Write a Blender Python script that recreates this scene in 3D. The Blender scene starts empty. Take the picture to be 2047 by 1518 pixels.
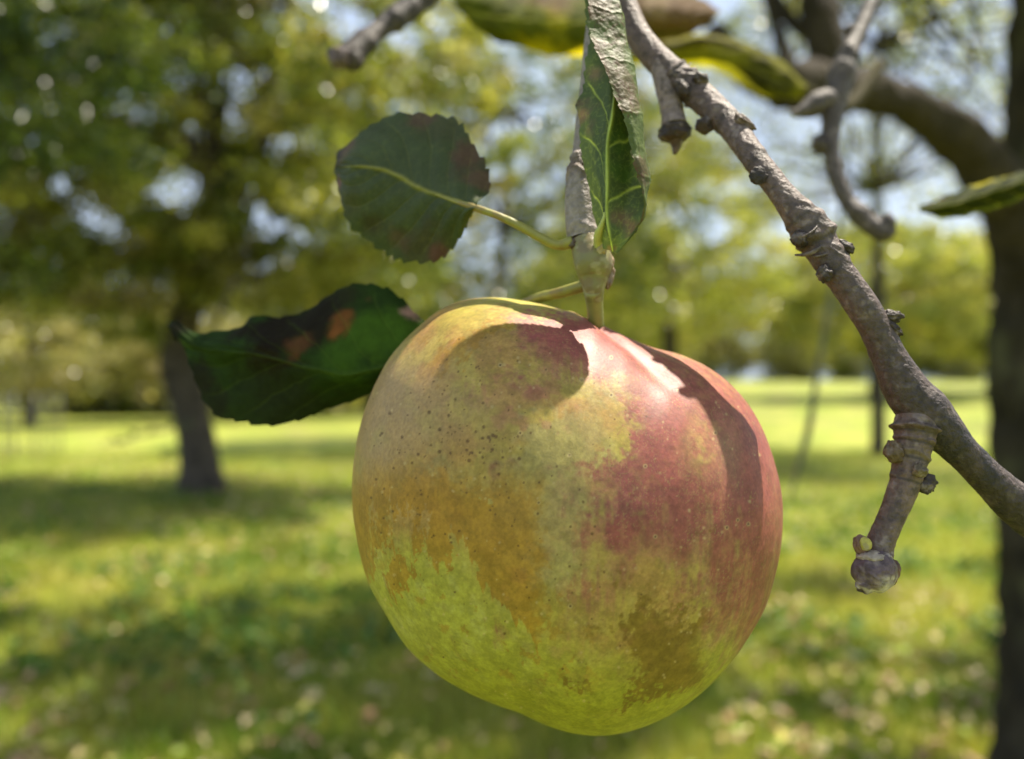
import bpy, math, random
import numpy as np
from mathutils import Vector

# ------------------------------------------------------------------ camera, world, sun, exposure
sc = bpy.context.scene
COL = sc.collection
F = 1577.0                      # focal length in pixels of a 2047 px wide frame
CAMZ = 1.5
cam_d = bpy.data.cameras.new('camera')
cam = bpy.data.objects.new('camera', cam_d); COL.objects.link(cam)
cam.location = (0, 0, CAMZ); cam.rotation_euler = (math.radians(90), 0, 0)
cam_d.sensor_width = 36.0; cam_d.lens = 36.0 * F / 2047.0
cam_d.clip_start = 0.01; cam_d.clip_end = 3000
cam_d.dof.use_dof = True; cam_d.dof.focus_distance = 0.1195
cam_d.dof.aperture_fstop = cam_d.lens / 2.5
sc.camera = cam

SUN = Vector((0.34, 0.20, 0.90)).normalized()
EL = math.asin(SUN.z); AZ = math.atan2(SUN.x, SUN.y)
w = bpy.data.worlds.new('World'); sc.world = w; w.use_nodes = True
nt = w.node_tree; nt.nodes.clear()
N = nt.nodes.new; L = nt.links.new
out = N('ShaderNodeOutputWorld'); bg = N('ShaderNodeBackground'); sky = N('ShaderNodeTexSky')
sky.sky_type = 'NISHITA'; sky.sun_disc = False; sky.sun_elevation = EL; sky.sun_rotation = AZ
sky.dust_density = 2.0
tc = N('ShaderNodeTexCoord'); nz = N('ShaderNodeTexNoise'); nz.inputs['Scale'].default_value = 3.4
nz.inputs['Detail'].default_value = 6
cr = N('ShaderNodeValToRGB'); cr.color_ramp.elements[0].position = 0.42; cr.color_ramp.elements[1].position = 0.62
cr.color_ramp.elements[1].color = (0.95, 0.95, 0.95, 1); cr.color_ramp.elements[0].color = (0.6, 0.6, 0.6, 1)
mx = N('ShaderNodeMix'); mx.data_type = 'RGBA'
L(tc.outputs['Generated'], nz.inputs['Vector']); L(nz.outputs['Fac'], cr.inputs['Fac'])
L(cr.outputs['Color'], mx.inputs[0]); L(sky.outputs[0], mx.inputs[6]); mx.inputs[7].default_value = (8.0, 9.5, 12.2, 1)
L(mx.outputs[2], bg.inputs['Color']); bg.inputs['Strength'].default_value = 0.05
L(bg.outputs[0], out.inputs['Surface'])
sd = bpy.data.lights.new('sun', 'SUN'); sd.energy = 5.0; sd.angle = math.radians(0.8); sd.color = (1.0, 0.91, 0.76)
so = bpy.data.objects.new('sun', sd); COL.objects.link(so); so.location = (3, 3, 12)
so.rotation_euler = (-SUN).to_track_quat('-Z', 'Y').to_euler()
sc.view_settings.view_transform = 'Standard'; sc.view_settings.look = 'None'
sc.view_settings.exposure = 1.25; sc.view_settings.gamma = 1.0
sc.cycles.use_denoising = True
sc.cycles.max_bounces = 7; sc.cycles.diffuse_bounces = 4; sc.cycles.transmission_bounces = 4
sc.cycles.sample_clamp_indirect = 8.0

# ------------------------------------------------------------------ helpers
rng = np.random.default_rng(7)

def P(px, py, Y):
    return np.array([(px - 1023.5) / F * Y, Y, CAMZ - (py - 759.0) / F * Y])

def _h(i):
    i = (i ^ 61) ^ (i >> 16); i = (i + (i << 3)) & 0xffffffff; i = i ^ (i >> 4)
    i = (i * 0x27d4eb2d) & 0xffffffff; return i ^ (i >> 15)

def vn(p, seed=0):
    """value noise 0..1 on an (...,3) array"""
    p = np.asarray(p, float); i = np.floor(p).astype(np.int64); f = p - i; f = f * f * (3 - 2 * f)
    r = 0
    for a in (0, 1):
        for b in (0, 1):
            for c in (0, 1):
                k = (i[..., 0] + a) * 73856093 ^ (i[..., 1] + b) * 19349663 ^ (i[..., 2] + c) * 83492791 ^ (seed * 2654435)
                hv = _h(k & 0xffffffff) / 4294967295.0
                r = r + hv * np.where(a, f[..., 0], 1 - f[..., 0]) * np.where(b, f[..., 1], 1 - f[..., 1]) * np.where(c, f[..., 2], 1 - f[..., 2])
    return r

def fbm(p, o=4, seed=0):
    p = np.asarray(p, float); s = 0; a = 0.5; t = 0
    for k in range(o):
        s = s + a * vn(p * (2 ** k) + 17.3 * k, seed + k); t += a; a *= 0.55
    return s / t

def sst(x, a, b):
    t = np.clip((x - a) / (b - a), 0, 1); return t * t * (3 - 2 * t)

def mixc(c, d, m):
    return c * (1 - m[..., None]) + np.asarray(d, float) * m[..., None]

def new_mesh(name, V, Fc, smooth=True, col=None, uv=None):
    V = np.asarray(V, np.float32).reshape(-1, 3); Fc = np.asarray(Fc, np.int32)
    me = bpy.data.meshes.new(name)
    k = Fc.shape[1]
    me.vertices.add(len(V)); me.vertices.foreach_set('co', V.ravel())
    me.loops.add(Fc.size); me.loops.foreach_set('vertex_index', Fc.ravel())
    me.polygons.add(len(Fc)); me.polygons.foreach_set('loop_start', np.arange(0, Fc.size, k, dtype=np.int32))
    me.polygons.foreach_set('use_smooth', np.full(len(Fc), smooth))
    me.update(calc_edges=True)
    if col is not None:
        c = np.ones((len(V), 4), np.float32); c[:, :3] = np.clip(np.asarray(col).reshape(-1, 3), 0, 1)
        a = me.color_attributes.new('Col', 'FLOAT_COLOR', 'POINT'); a.data.foreach_set('color', c.ravel())
    return me

def obj(name, me, mat=None, parent=None):
    o = bpy.data.objects.new(name, me); COL.objects.link(o)
    if mat: me.materials.append(mat)
    if parent: o.parent = parent; o.matrix_parent_inverse = parent.matrix_basis.inverted()
    return o

def thing(name, label, cat, loc, group=None):
    o = bpy.data.objects.new(name, None); COL.objects.link(o); o.location = tuple(float(v) for v in loc)
    o.empty_display_size = 0.02
    o['label'] = label; o['category'] = cat
    if group: o['group'] = group
    return o

def cat_interp(pts, n):
    """catmull-rom resample (k,d) -> (n,d), arc-length-ish parameter"""
    p = np.asarray(pts, float); k = len(p)
    if k == 2:
        t = np.linspace(0, 1, n)[:, None]; return p[0] * (1 - t) + p[1] * t
    dist = np.r_[0, np.cumsum(np.linalg.norm(np.diff(p[:, :3], axis=0), axis=1) + 1e-9)]
    t = np.linspace(0, dist[-1], n); i = np.clip(np.searchsorted(dist, t, 'right') - 1, 0, k - 2)
    f = ((t - dist[i]) / (dist[i + 1] - dist[i]))[:, None]
    q = np.vstack([2 * p[0] - p[1], p, 2 * p[-1] - p[-2]])
    a, b, c, d = q[i], q[i + 1], q[i + 2], q[i + 3]
    return 0.5 * ((2 * b) + (-a + c) * f + (2 * a - 5 * b + 4 * c - d) * f ** 2 + (-a + 3 * b - 3 * c + d) * f ** 3)

def grid_faces(n, m, wrap=False, off=0):
    i = np.arange(n - 1)[:, None]; j = np.arange(m if wrap else m - 1)[None, :]; j2 = (j + 1) % m
    return np.stack([i * m + j, i * m + j2, (i + 1) * m + j2, (i + 1) * m + j], -1).reshape(-1, 4) + off

def tube_raw(C, R, ns, disp=None):
    """C (n,3) centres, R (n,) radii; disp(s,phi,pos)->radius factor. returns V(n,ns,3)"""
    n = len(C); T = np.gradient(C, axis=0); T /= np.linalg.norm(T, axis=1)[:, None] + 1e-12
    up = np.array([0.0, -1.0, 0.05]); U = np.zeros_like(C)
    u = up - T[0] * (up @ T[0]); u /= np.linalg.norm(u)
    for k in range(n):
        u = u - T[k] * (u @ T[k]); u /= np.linalg.norm(u); U[k] = u
    W = np.cross(T, U)
    ph = np.linspace(0, 2 * np.pi, ns, endpoint=False)
    D = U[:, None] * np.cos(ph)[None, :, None] + W[:, None] * np.sin(ph)[None, :, None]
    rr = np.repeat(R[:, None], ns, 1)
    V = C[:, None] + D * rr[..., None]
    if disp is not None:
        s = np.repeat(np.linspace(0, 1, n)[:, None], ns, 1)
        V = C[:, None] + D * (rr * disp(s, np.repeat(ph[None], n, 0), V))[..., None]
    return V, D

class MB:
    """collects vertices / quads / colours of one mesh"""
    def __init__(s): s.V = []; s.F = []; s.C = []; s.n = 0
    def add(s, V, Fc, C):
        V = V.reshape(-1, 3); s.V.append(V); s.F.append(np.asarray(Fc) + s.n)
        C = np.broadcast_to(np.asarray(C, float), (len(V), 3)) if np.ndim(C) == 1 else np.asarray(C).reshape(-1, 3)
        s.C.append(C); s.n += len(V)
    def tube(s, C, R, ns=12, disp=None, col=(0.2, 0.17, 0.14), cap=True):
        V, D = tube_raw(C, R, ns, disp); n = len(C)
        c = col(V) if callable(col) else np.broadcast_to(np.asarray(col, float), V.shape)
        if cap:
            a = np.repeat(V[:1].mean(1, keepdims=True), ns, 1); b = np.repeat(V[-1:].mean(1, keepdims=True), ns, 1)
            V = np.concatenate([a, V, b]); c = np.concatenate([c[:1], c, c[-1:]]); n += 2
        s.add(V, grid_faces(n, ns, True), c)
    def ball(s, c, r, ns=24, rot=None, noise=0.0, nf=1.0, col=(0.1, 0.08, 0.07), seed=0):
        """lumpy ellipsoid, r=(rx,ry,rz)"""
        th = np.linspace(0, np.pi, ns); ph = np.linspace(0, 2 * np.pi, ns * 2, endpoint=False)
        T, Q = np.meshgrid(th, ph, indexing='ij')
        d = np.stack([np.sin(T) * np.cos(Q), np.sin(T) * np.sin(Q), np.cos(T)], -1)
        k = 1 + noise * (fbm(d * nf + 31 * seed, 3, seed) - 0.5) * 2
        V = d * np.asarray(r) * k[..., None]
        if rot is not None: V = V @ np.asarray(rot).T
        V = V + c
        cc = col(V) if callable(col) else col
        s.add(V, grid_faces(ns, ns * 2, True), cc if callable(col) else np.asarray(cc, float))
    def build(s, name, mat, parent=None, smooth=True):
        return obj(name, new_mesh(name, np.concatenate(s.V), np.concatenate(s.F), smooth, np.concatenate(s.C)), mat, parent)

# ------------------------------------------------------------------ materials
def mat_base(name):
    m = bpy.data.materials.new(name); m.use_nodes = True; t = m.node_tree; t.nodes.clear()
    o = t.nodes.new('ShaderNodeOutputMaterial'); return m, t, o

def mat_col(name, rough=0.6, bump=0.0, bscale=400, var=0.0, vscale=50, transl=0.0, spec=0.5, sss=0.0, sssr=(0.004, 0.002, 0.001), coat=0.0, tcol=1.0):
    m, t, o = mat_base(name); n = t.nodes.new; l = t.links.new
    a = n('ShaderNodeAttribute'); a.attribute_name = 'Col'; col = a.outputs['Color']
    b = n('ShaderNodeBsdfPrincipled'); b.inputs['Roughness'].default_value = rough
    b.inputs['Specular IOR Level'].default_value = spec
    g = n('ShaderNodeTexCoord')
    if var:
        z = n('ShaderNodeTexNoise'); z.inputs['Scale'].default_value = vscale; z.inputs['Detail'].default_value = 5
        l(g.outputs['Object'], z.inputs['Vector'])
        r = n('ShaderNodeMapRange'); r.inputs['From Min'].default_value = 0.3; r.inputs['From Max'].default_value = 0.7
        r.inputs['To Min'].default_value = 1 - var; r.inputs['To Max'].default_value = 1 + var
        l(z.outputs['Fac'], r.inputs['Value'])
        q = n('ShaderNodeVectorMath'); q.operation = 'SCALE'; l(col, q.inputs[0]); l(r.outputs[0], q.inputs['Scale']); col = q.outputs[0]
    l(col, b.inputs['Base Color'])
    if bump:
        z = n('ShaderNodeTexNoise'); z.inputs['Scale'].default_value = bscale; z.inputs['Detail'].default_value = 6
        l(g.outputs['Object'], z.inputs['Vector']); bp = n('ShaderNodeBump'); bp.inputs['Strength'].default_value = 1.0
        bp.inputs['Distance'].default_value = bump; l(z.outputs['Fac'], bp.inputs['Height']); l(bp.outputs[0], b.inputs['Normal'])
    if sss:
        b.inputs['Subsurface Weight'].default_value = sss; b.inputs['Subsurface Radius'].default_value = sssr; b.inputs['Subsurface Scale'].default_value = 1.0
    if coat: b.inputs['Coat Weight'].default_value = coat; b.inputs['Coat Roughness'].default_value = 0.25
    if transl:
        tr = n('ShaderNodeBsdfTranslucent'); q = n('ShaderNodeVectorMath'); q.operation = 'MULTIPLY'
        l(col, q.inputs[0]); q.inputs[1].default_value = (1.15 * tcol, 1.15 * tcol, 0.5 * tcol); l(q.outputs[0], tr.inputs['Color'])
        mxs = n('ShaderNodeMixShader'); mxs.inputs[0].default_value = transl
        l(b.outputs[0], mxs.inputs[1]); l(tr.outputs[0], mxs.inputs[2]); l(mxs.outputs[0], o.inputs['Surface'])
    else: l(b.outputs[0], o.inputs['Surface'])
    return m

M_bark = mat_col('branch bark', 0.56, 0.0005, 1300, 0.32, 900, spec=0.38)
M_trunk = mat_col('tree bark', 0.9, 0.02, 14, 0.45, 9, spec=0.2)
M_leaf = mat_col('close leaf', 0.55, 0.00012, 1800, 0.12, 700, transl=0.22, spec=0.28)
M_dull = mat_col('scorched leaf', 0.7, 0.00012, 1800, 0.15, 500, transl=0.25, spec=0.08)
M_ydry = mat_col('yellowing leaf', 0.75, 0.0002, 900, 0.2, 300, transl=0.5, spec=0.12)
M_crown = mat_col('crown leaves', 0.28, transl=0.42, spec=0.7)
M_green = mat_col('green stalk', 0.45, 0.00008, 1500, 0.1, 600, spec=0.5, sss=0.2, sssr=(0.0012, 0.001, 0.0004))
M_litter = mat_col('fallen leaves', 0.6, spec=0.4)
M_grassb = mat_col('grass blades', 0.5, transl=0.4, spec=0.4)
M_wire = mat_col('wire', 0.5, spec=0.5)

# ------------------------------------------------------------------ ground
def terr(x, y):
    x = np.asarray(x, float); y = np.asarray(y, float)
    a = sst(x / (np.abs(y) + 8.0), -0.35, 0.25); A = -0.7 + 2.0 * a
    return A * sst(y, 12, 75) + 0.03 * (vn(np.stack([x * 0.5, y * 0.5, 0 * x], -1)) - 0.5) * sst(y, 1, 4)

def make_ground():
    ys = np.r_[-np.geomspace(0.5, 120, 24)[::-1], np.linspace(0, 20, 90), np.geomspace(20.5, 900, 60)]
    xs = np.r_[-np.geomspace(12.5, 700, 30)[::-1], np.linspace(-12, 12, 90), np.geomspace(12.5, 700, 30)]
    Y, X = np.meshgrid(ys, xs, indexing='ij')
    V = np.stack([X, Y, terr(X, Y)], -1)
    me = new_mesh('ground', V, grid_faces(len(ys), len(xs))[:, ::-1])
    m, t, o = mat_base('lawn'); n = t.nodes.new; l = t.links.new
    g = n('ShaderNodeTexCoord'); b = n('ShaderNodeBsdfPrincipled'); b.inputs['Roughness'].default_value = 0.75
    b.inputs['Specular IOR Level'].default_value = 0.2
    def noise(s, d=4):
        z = n('ShaderNodeTexNoise'); z.inputs['Scale'].default_value = s; z.inputs['Detail'].default_value = d
        l(g.outputs['Object'], z.inputs['Vector']); return z.outputs['Fac']
    r1 = n('ShaderNodeValToRGB'); l(noise(0.9), r1.inputs['Fac']); e = r1.color_ramp.elements
    e[0].position = 0.35; e[0].color = (0.20, 0.27, 0.028, 1); e[1].position = 0.68; e[1].color = (0.35, 0.355, 0.06, 1)
    r2 = n('ShaderNodeValToRGB'); l(noise(9, 5), r2.inputs['Fac']); e = r2.color_ramp.elements
    e[0].position = 0.3; e[0].color = (0.55, 0.58, 0.5, 1); e[1].position = 0.7; e[1].color = (1.2, 1.15, 1.1, 1)
    q = n('ShaderNodeVectorMath'); q.operation = 'MULTIPLY'; l(r1.outputs[0], q.inputs[0]); l(r2.outputs[0], q.inputs[1])
    r3 = n('ShaderNodeValToRGB'); l(noise(0.55, 5), r3.inputs['Fac']); e = r3.color_ramp.elements
    e[0].position = 0.56; e[0].color = (0, 0, 0, 1); e[1].position = 0.66; e[1].color = (0.6, 0.6, 0.6, 1)
    mm = n('ShaderNodeMix'); mm.data_type = 'RGBA'; l(r3.outputs[0], mm.inputs[0]); l(q.outputs[0], mm.inputs[6]); mm.inputs[7].default_value = (0.24, 0.18, 0.09, 1)
    l(mm.outputs[2], b.inputs['Base Color'])
    r4 = n('ShaderNodeMapRange'); l(noise(0.16, 3), r4.inputs['Value']); r4.inputs['From Min'].default_value = .35; r4.inputs['From Max'].default_value = .65; r4.inputs['To Min'].default_value = .62; r4.inputs['To Max'].default_value = 1.0
    q4 = n('ShaderNodeVectorMath'); q4.operation = 'SCALE'; l(mm.outputs[2], q4.inputs[0]); l(r4.outputs[0], q4.inputs['Scale']); l(q4.outputs[0], b.inputs['Base Color'])
    bp = n('ShaderNodeBump'); bp.inputs['Distance'].default_value = 0.02; bp.inputs['Strength'].default_value = 0.6
    l(noise(25, 4), bp.inputs['Height']); l(bp.outputs[0], b.inputs['Normal']); l(b.outputs[0], o.inputs['Surface'])
    ob = obj('ground', me, m); ob['kind'] = 'structure'; return ob
make_ground()

def scatter_leaves(pos, size, col, up=0.0, aspect=0.6, curl=0.25, seed=0):
    """leaf cards: a bent rhombus of 2 quads each (6 verts). pos (n,3)"""
    r = np.random.default_rng(seed); n = len(pos)
    a = r.normal(size=(n, 3)); a[:, 2] *= (1 - up); a /= np.linalg.norm(a, axis=1)[:, None]
    b = r.normal(size=(n, 3)); b[:, 2] *= (1 - up); b -= a * (a * b).sum(1)[:, None]; b /= np.linalg.norm(b, axis=1)[:, None]
    c = np.cross(a, b); s = size[:, None]
    k = 0.5 * aspect * s
    V = np.stack([pos - a * s * 0.5, pos - a * s * 0.05 + b * k + c * s * curl, pos + a * s * 0.5,
                  pos - a * s * 0.05 - b * k + c * s * curl], 1)
    Fc = np.arange(n * 4).reshape(n, 4)
    C = np.repeat(col[:, None], 4, 1)
    return V.reshape(-1, 3), Fc, C.reshape(-1, 3)

def make_grass():
    r = np.random.default_rng(3); n = 150000
    y = 1.8 + 15 * r.random(n) ** 1.6; x = (r.random(n) * 2 - 1) * (0.8 + y * 0.72)
    z = terr(x, y); h = 0.03 + 0.10 * r.random(n) * (0.4 + vn(np.stack([x * 1.5, y * 1.5, 0 * x], -1), 5)); a = r.random(n) * 6.283; wd = 0.004 + 0.005 * r.random(n)
    lean = h * 0.8 * r.random(n); b = r.random(n) * 6.283
    p = np.stack([x, y, z], -1); d = np.stack([np.cos(a), np.sin(a), 0 * a], -1) * wd[:, None]
    tip = p + np.stack([np.cos(b) * lean, np.sin(b) * lean, h], -1)
    V = np.stack([p - d, p + d, tip], 1).reshape(-1, 3)
    g = vn(np.stack([x * 2.2, y * 2.2, 0 * x], -1), 9)
    c = mixc(np.broadcast_to([0.15, 0.25, 0.025], (n, 3)), (0.44, 0.41, 0.09), np.clip(g + r.normal(0, .25, n), 0, 1))
    c = mixc(c, (0.34, 0.27, 0.12), (r.random(n) < 0.10) * 0.8)
    me = new_mesh('grass', V, np.arange(n * 3).reshape(n, 3), False, np.repeat(c, 3, 0))
    o = obj('grass', me, M_grassb); o['kind'] = 'stuff'; o['label'] = 'short mown grass with longer tufts under the trees'; o['category'] = 'grass'
    m_ = 14000; y = 1.9 + 9 * r.random(m_) ** 1.4; x = (r.random(m_) * 2 - 1) * (0.8 + y * 0.72); k_ = fbm(np.stack([x * 1.3, y * 1.3, 0 * x], -1), 3, 8) > 0.48; x, y = x[k_], y[k_]; m_ = len(x)
    c = np.array([[0.07, 0.16, 0.02], [0.12, 0.22, 0.03], [0.05, 0.11, 0.02], [0.2, 0.26, 0.05]])[r.integers(0, 4, m_)]
    V, Fc, C = scatter_leaves(np.stack([x, y, terr(x, y) + 0.03 + .07 * r.random(m_)], -1), 0.04 + 0.06 * r.random(m_), c, up=0.5, aspect=0.8, seed=6)
    o = obj('weeds', new_mesh('weeds', V, Fc, False, C), M_grassb); o['kind'] = 'stuff'; o['label'] = 'broad-leaved weeds and clover mixed into the grass'; o['category'] = 'weeds'
    n = 6500; y = 1.9 + 12 * r.random(n) ** 1.5; x = (r.random(n) * 2 - 1) * (0.8 + y * 0.75)
    dens = fbm(np.stack([x * 0.6, y * 0.6, 0 * x], -1), 3, 4); keep = (dens + r.normal(0, 0.1, n) > 0.46) | (np.hypot(x - 1.5, y - 2.8) < 0.7); x = x[keep]; y = y[keep]; n = len(x)
    pal = np.array([[0.62, 0.50, 0.25], [0.48, 0.28, 0.17], [0.58, 0.46, 0.30], [0.34, 0.19, 0.11], [0.56, 0.50, 0.14], [0.26, 0.34, 0.07]])
    c = pal[r.integers(0, 6, n)] * (0.75 + 0.5 * r.random((n, 1)))
    V, Fc, C = scatter_leaves(np.stack([x, y, terr(x, y) + 0.045], -1), 0.05 + 0.05 * r.random(n), c, up=0.75, aspect=0.65, seed=5)
    me = new_mesh('leaf_litter', V, Fc, False, C)
    o = obj('leaf_litter', me, M_litter); o['kind'] = 'stuff'; o['label'] = 'fallen dry brown and yellow leaves strewn in the grass'; o['category'] = 'fallen leaves'
make_grass()

# ------------------------------------------------------------------ trees
def bark_col(base):
    base = np.array(base)
    def f(V):
        k = fbm(V * 6, 3, 2); return base * (0.6 + 0.8 * k[..., None])
    return f

def limb(mb, pts, col, ns=12, per=10, rough=0.14, nf=6.0):
    """pts (x,y,z,r)"""
    q = cat_interp(np.array(pts, float), max(6, per * len(pts)))
    mb.tube(q[:, :3], np.maximum(q[:, 3], 0.002), ns, lambda s, ph, V: 1 + rough * 2 * (fbm(V * nf, 3, 6) - 0.5), col)

def crown_clumps(c, rad, k, per, spread, size, pal, seed, zmin=None, flat=0.6, shell=0.45, cull=None):
    r = np.random.default_rng(seed)
    d = r.normal(size=(k, 3)); d /= np.linalg.norm(d, axis=1)[:, None]
    rr = (shell + (1 - shell) * r.random(k)) ** 0.6
    cc = np.array(c) + d * rr[:, None] * np.array(rad)
    if zmin is not None: cc[:, 2] = np.maximum(cc[:, 2], zmin + 0.4 * r.random(k))
    n = k * per; idx = np.repeat(np.arange(k), per)
    g = r.normal(size=(n, 3)) * spread; g[:, 2] *= flat
    p = cc[idx] + g * (0.6 + 0.8 * r.random(k))[idx][:, None]
    pal = np.array(pal); ci = r.integers(0, len(pal), k)
    cl = pal[ci][idx] * 0.6 + pal[r.integers(0, len(pal), n)] * 0.4
    cl = cl * (0.55 + 0.9 * r.random((n, 1))) * np.where(r.random((n, 1)) < 0.05, 1.9, 1.0)  # a few random leaves brightened to stand for sun glints
    s = size * (0.6 + 0.8 * r.random(n))
    if cull is not None:
        m = cull(p); p, cl, s = p[m], cl[m], s[m]
    return cc, p, s, cl

PAL_OL = [[0.20, 0.24, 0.03], [0.12, 0.18, 0.024], [0.36, 0.34, 0.07], [0.05, 0.09, 0.014], [0.30, 0.23, 0.10], [0.08, 0.13, 0.016]]
PAL_YE = [[0.46, 0.46, 0.09], [0.34, 0.38, 0.08], [0.55, 0.52, 0.15], [0.20, 0.24, 0.06], [0.45, 0.40, 0.17]]
PAL_DK = [[0.045, 0.085, 0.014], [0.03, 0.055, 0.012], [0.09, 0.13, 0.02]]
PAL_TAN = [[0.40, 0.36, 0.15], [0.30, 0.29, 0.11], [0.20, 0.20, 0.08], [0.44, 0.38, 0.20]]

def tree(name, label, x, y, h, rad, trunk_r, k, per, spread, size, pal, seed, cz=None, zmin=None, group=None, lean=0.0, bark=(0.055, 0.045, 0.035), lr=0.42, limbs=9, trunk_pts=None, off=(0, 0), cull=None, shell=0.45, shade_top=None, low_boughs=()):
    z0 = float(terr(x, y)) - 0.05; r = np.random.default_rng(seed + 100)
    t = thing(name, label, 'tree', (x, y, z0), group)
    mb = MB(); cz = cz if cz is not None else z0 + h * 0.62
    top = h * 0.55
    tp = trunk_pts or [(x, y, z0, trunk_r * 1.35), (x + lean * .15, y, z0 + 0.35, trunk_r), (x + lean * 0.5, y, z0 + top * 0.5, trunk_r * 0.85), (x + lean, y + 0.1, z0 + top, trunk_r * 0.6), (x + lean * 1.2, y, z0 + h * 0.85, trunk_r * 0.2)]
    limb(mb, tp, bark_col(bark), 16)
    ctr = np.array([x + lean + off[0], y + off[1], cz])
    cc, p, s, cl = crown_clumps(ctr, rad, k, per, spread, size, pal, seed, zmin, cull=cull, shell=shell)
    base = np.array(tp)[:, :3]
    for (ex, ey, ez, e1, e2, e3, ek) in low_boughs:
        _, p2, s2, cl2 = crown_clumps((ex, ey, ez), (e1, e2, e3), ek, per, spread, size, pal, seed + 31, zmin, shell=0.1)
        p = np.vstack([p, p2]); s = np.r_[s, s2]; cl = np.vstack([cl, cl2])
    if shade_top:  # unseen clumps added above the frame to deepen the shade on the lawn
        _, p2, s2, cl2 = crown_clumps(ctr + np.array([0, 0, shade_top[0]]), shade_top[1:4], int(shade_top[4]), 150, 0.26, size * 1.1, pal, seed + 9, z0 + 6.6, shell=0.1)
        p = np.vstack([p, p2]); s = np.r_[s, s2]; cl = np.vstack([cl, cl2])
    for j in range(limbs):
        e = cc[j * max(1, len(cc) // limbs) % len(cc)]
        if e[2] < z0 + h * .38: e = e + np.array([0, 0, h * .25])
        b = base[r.integers(len(base) // 2 + 1, len(base))] if len(base) > 3 else base[-1]
        m1 = b * 0.55 + e * 0.45 + np.array([0, 0, 0.25 * r.random() * h * 0.1]) + r.normal(0, h * 0.02, 3)
        limb(mb, [(*b, trunk_r * lr), (*m1, trunk_r * lr * .55), (*e, trunk_r * lr * .2)], bark_col(bark), 8, 6, 0.08)
    mb.build('trunk', M_trunk, t)
    V, Fc, C = scatter_leaves(p, s, cl, seed=seed)
    obj('crown', new_mesh('crown', V, Fc, False, C), M_crown, t)
    return t

# left tree with the visible trunk
tx, ty = -4.15, 10.5
tree('apple_tree', 'olive-green orchard tree with thick bare trunk on the left of the lawn', tx, ty, 8.2, (4.6, 3.1, 3.2), 0.25,
     600, 120, 0.15, 0.095, PAL_OL + PAL_YE, 11, cz=5.0, zmin=1.95, lean=-0.25, limbs=22, shell=0.15, shade_top=(2.6, 3.9, 2.6, 1.2, 150), low_boughs=[(-5.6, 10.3, 3.0, 2.2, 1.6, .8, 75), (-3.0, 10.6, 2.9, 1.4, 1.4, .7, 30)], bark=(0.085, 0.07, 0.055),
     trunk_pts=[(tx, ty, -0.1, 0.36), (tx, ty, 0.35, 0.26), (tx - 0.12, ty, 1.1, 0.235), (tx - 0.3, ty, 1.8, 0.23), (tx - 0.1, ty, 2.7, 0.19), (tx + 0.25, ty, 4.2, 0.13), (tx + 0.1, ty, 6.8, 0.05)])
# dark green foliage in the upper left corner, a closer tree
tree('leafy_tree', 'dense dark green tree reaching into the upper left corner', -5.6, 6.2, 5.2, (2.0, 1.7, 1.5), 0.14, 105, 150, 0.16, 0.08, PAL_DK + [[0.2, 0.24, 0.04]], 21, cz=4.3, off=(1.1, -0.2), limbs=10, bark=(0.07, 0.06, 0.05))
# middle and right trees
tree('orchard_tree', 'tall thin-leaved orchard tree behind the hanging apple', -0.6, 19.0, 9.5, (5.2, 3.2, 4.2), 0.17, 480, 60, 0.24, 0.13, PAL_OL, 31, cz=6.2, zmin=2.6, lean=0.4, limbs=22, group='orchard trees across the lawn')
tree('orchard_tree', 'yellow-green orchard tree left of the slanting branch', 5.0, 25.0, 8.5, (4.2, 3.4, 3.2), 0.26, 260, 60, 0.28, 0.17, PAL_YE, 41, cz=5.7, zmin=2.4, limbs=16, group='orchard trees across the lawn')
tree('orchard_tree', 'bright yellow-green orchard tree with thin dark trunk beyond the slanting branch', 18.2, 39.5, 9.0, (6.2, 4.6, 3.4), 0.33, 420, 60, 0.36, 0.24, PAL_YE, 51, cz=6.0, zmin=2.9, limbs=9, group='orchard trees across the lawn', bark=(0.05, 0.045, 0.04))
tree('orchard_tree', 'sparse tall tree with sky showing through its twigs at upper right', 7.2, 15.5, 9.6, (4.6, 3.0, 3.0), 0.14, 430, 40, 0.24, 0.09, PAL_OL + PAL_YE, 61, cz=7.0, zmin=3.6, limbs=34, shade_top=(2.9, 3.2, 2.2, 0.8, 60), group='orchard trees across the lawn')
tree('orchard_tree', 'broad olive tree on the far side of the field at right', 28.0, 46.0, 9.5, (6.0, 5.0, 3.8), 0.35, 380, 60, 0.38, 0.26, PAL_YE, 71, cz=6.2, zmin=3.0, group='orchard trees across the lawn')
tree('orchard_tree', 'yellowish tree with low crown standing far behind the apple stalk', 6.5, 52.0, 11, (7.0, 5.0, 5.0), 0.4, 400, 60, 0.5, 0.3, PAL_YE, 81, cz=6.6, zmin=2.2, group='orchard trees across the lawn')
tree('orchard_tree', 'pale olive tree far off at the left edge of the field', -16.5, 27.0, 5.0, (3.8, 3.0, 1.9), 0.2, 220, 60, 0.28, 0.17, PAL_TAN, 91, cz=2.7, zmin=0.5, group='orchard trees across the lawn')
tree('orchard_tree', 'brownish tree at the field edge just left of the thick trunk', -12.6, 31.0, 5.5, (3.6, 3.0, 2.0), 0.2, 220, 60, 0.28, 0.18, PAL_TAN, 92, cz=3.0, zmin=0.6, group='orchard trees across the lawn')
tree('orchard_tree', 'green tree between the thick left trunk and the apple', -6.5, 36.0, 8, (4.6, 4.0, 3.4), 0.3, 260, 60, 0.35, 0.22, PAL_OL, 93, cz=4.6, zmin=1.4, group='orchard trees across the lawn')

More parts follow.
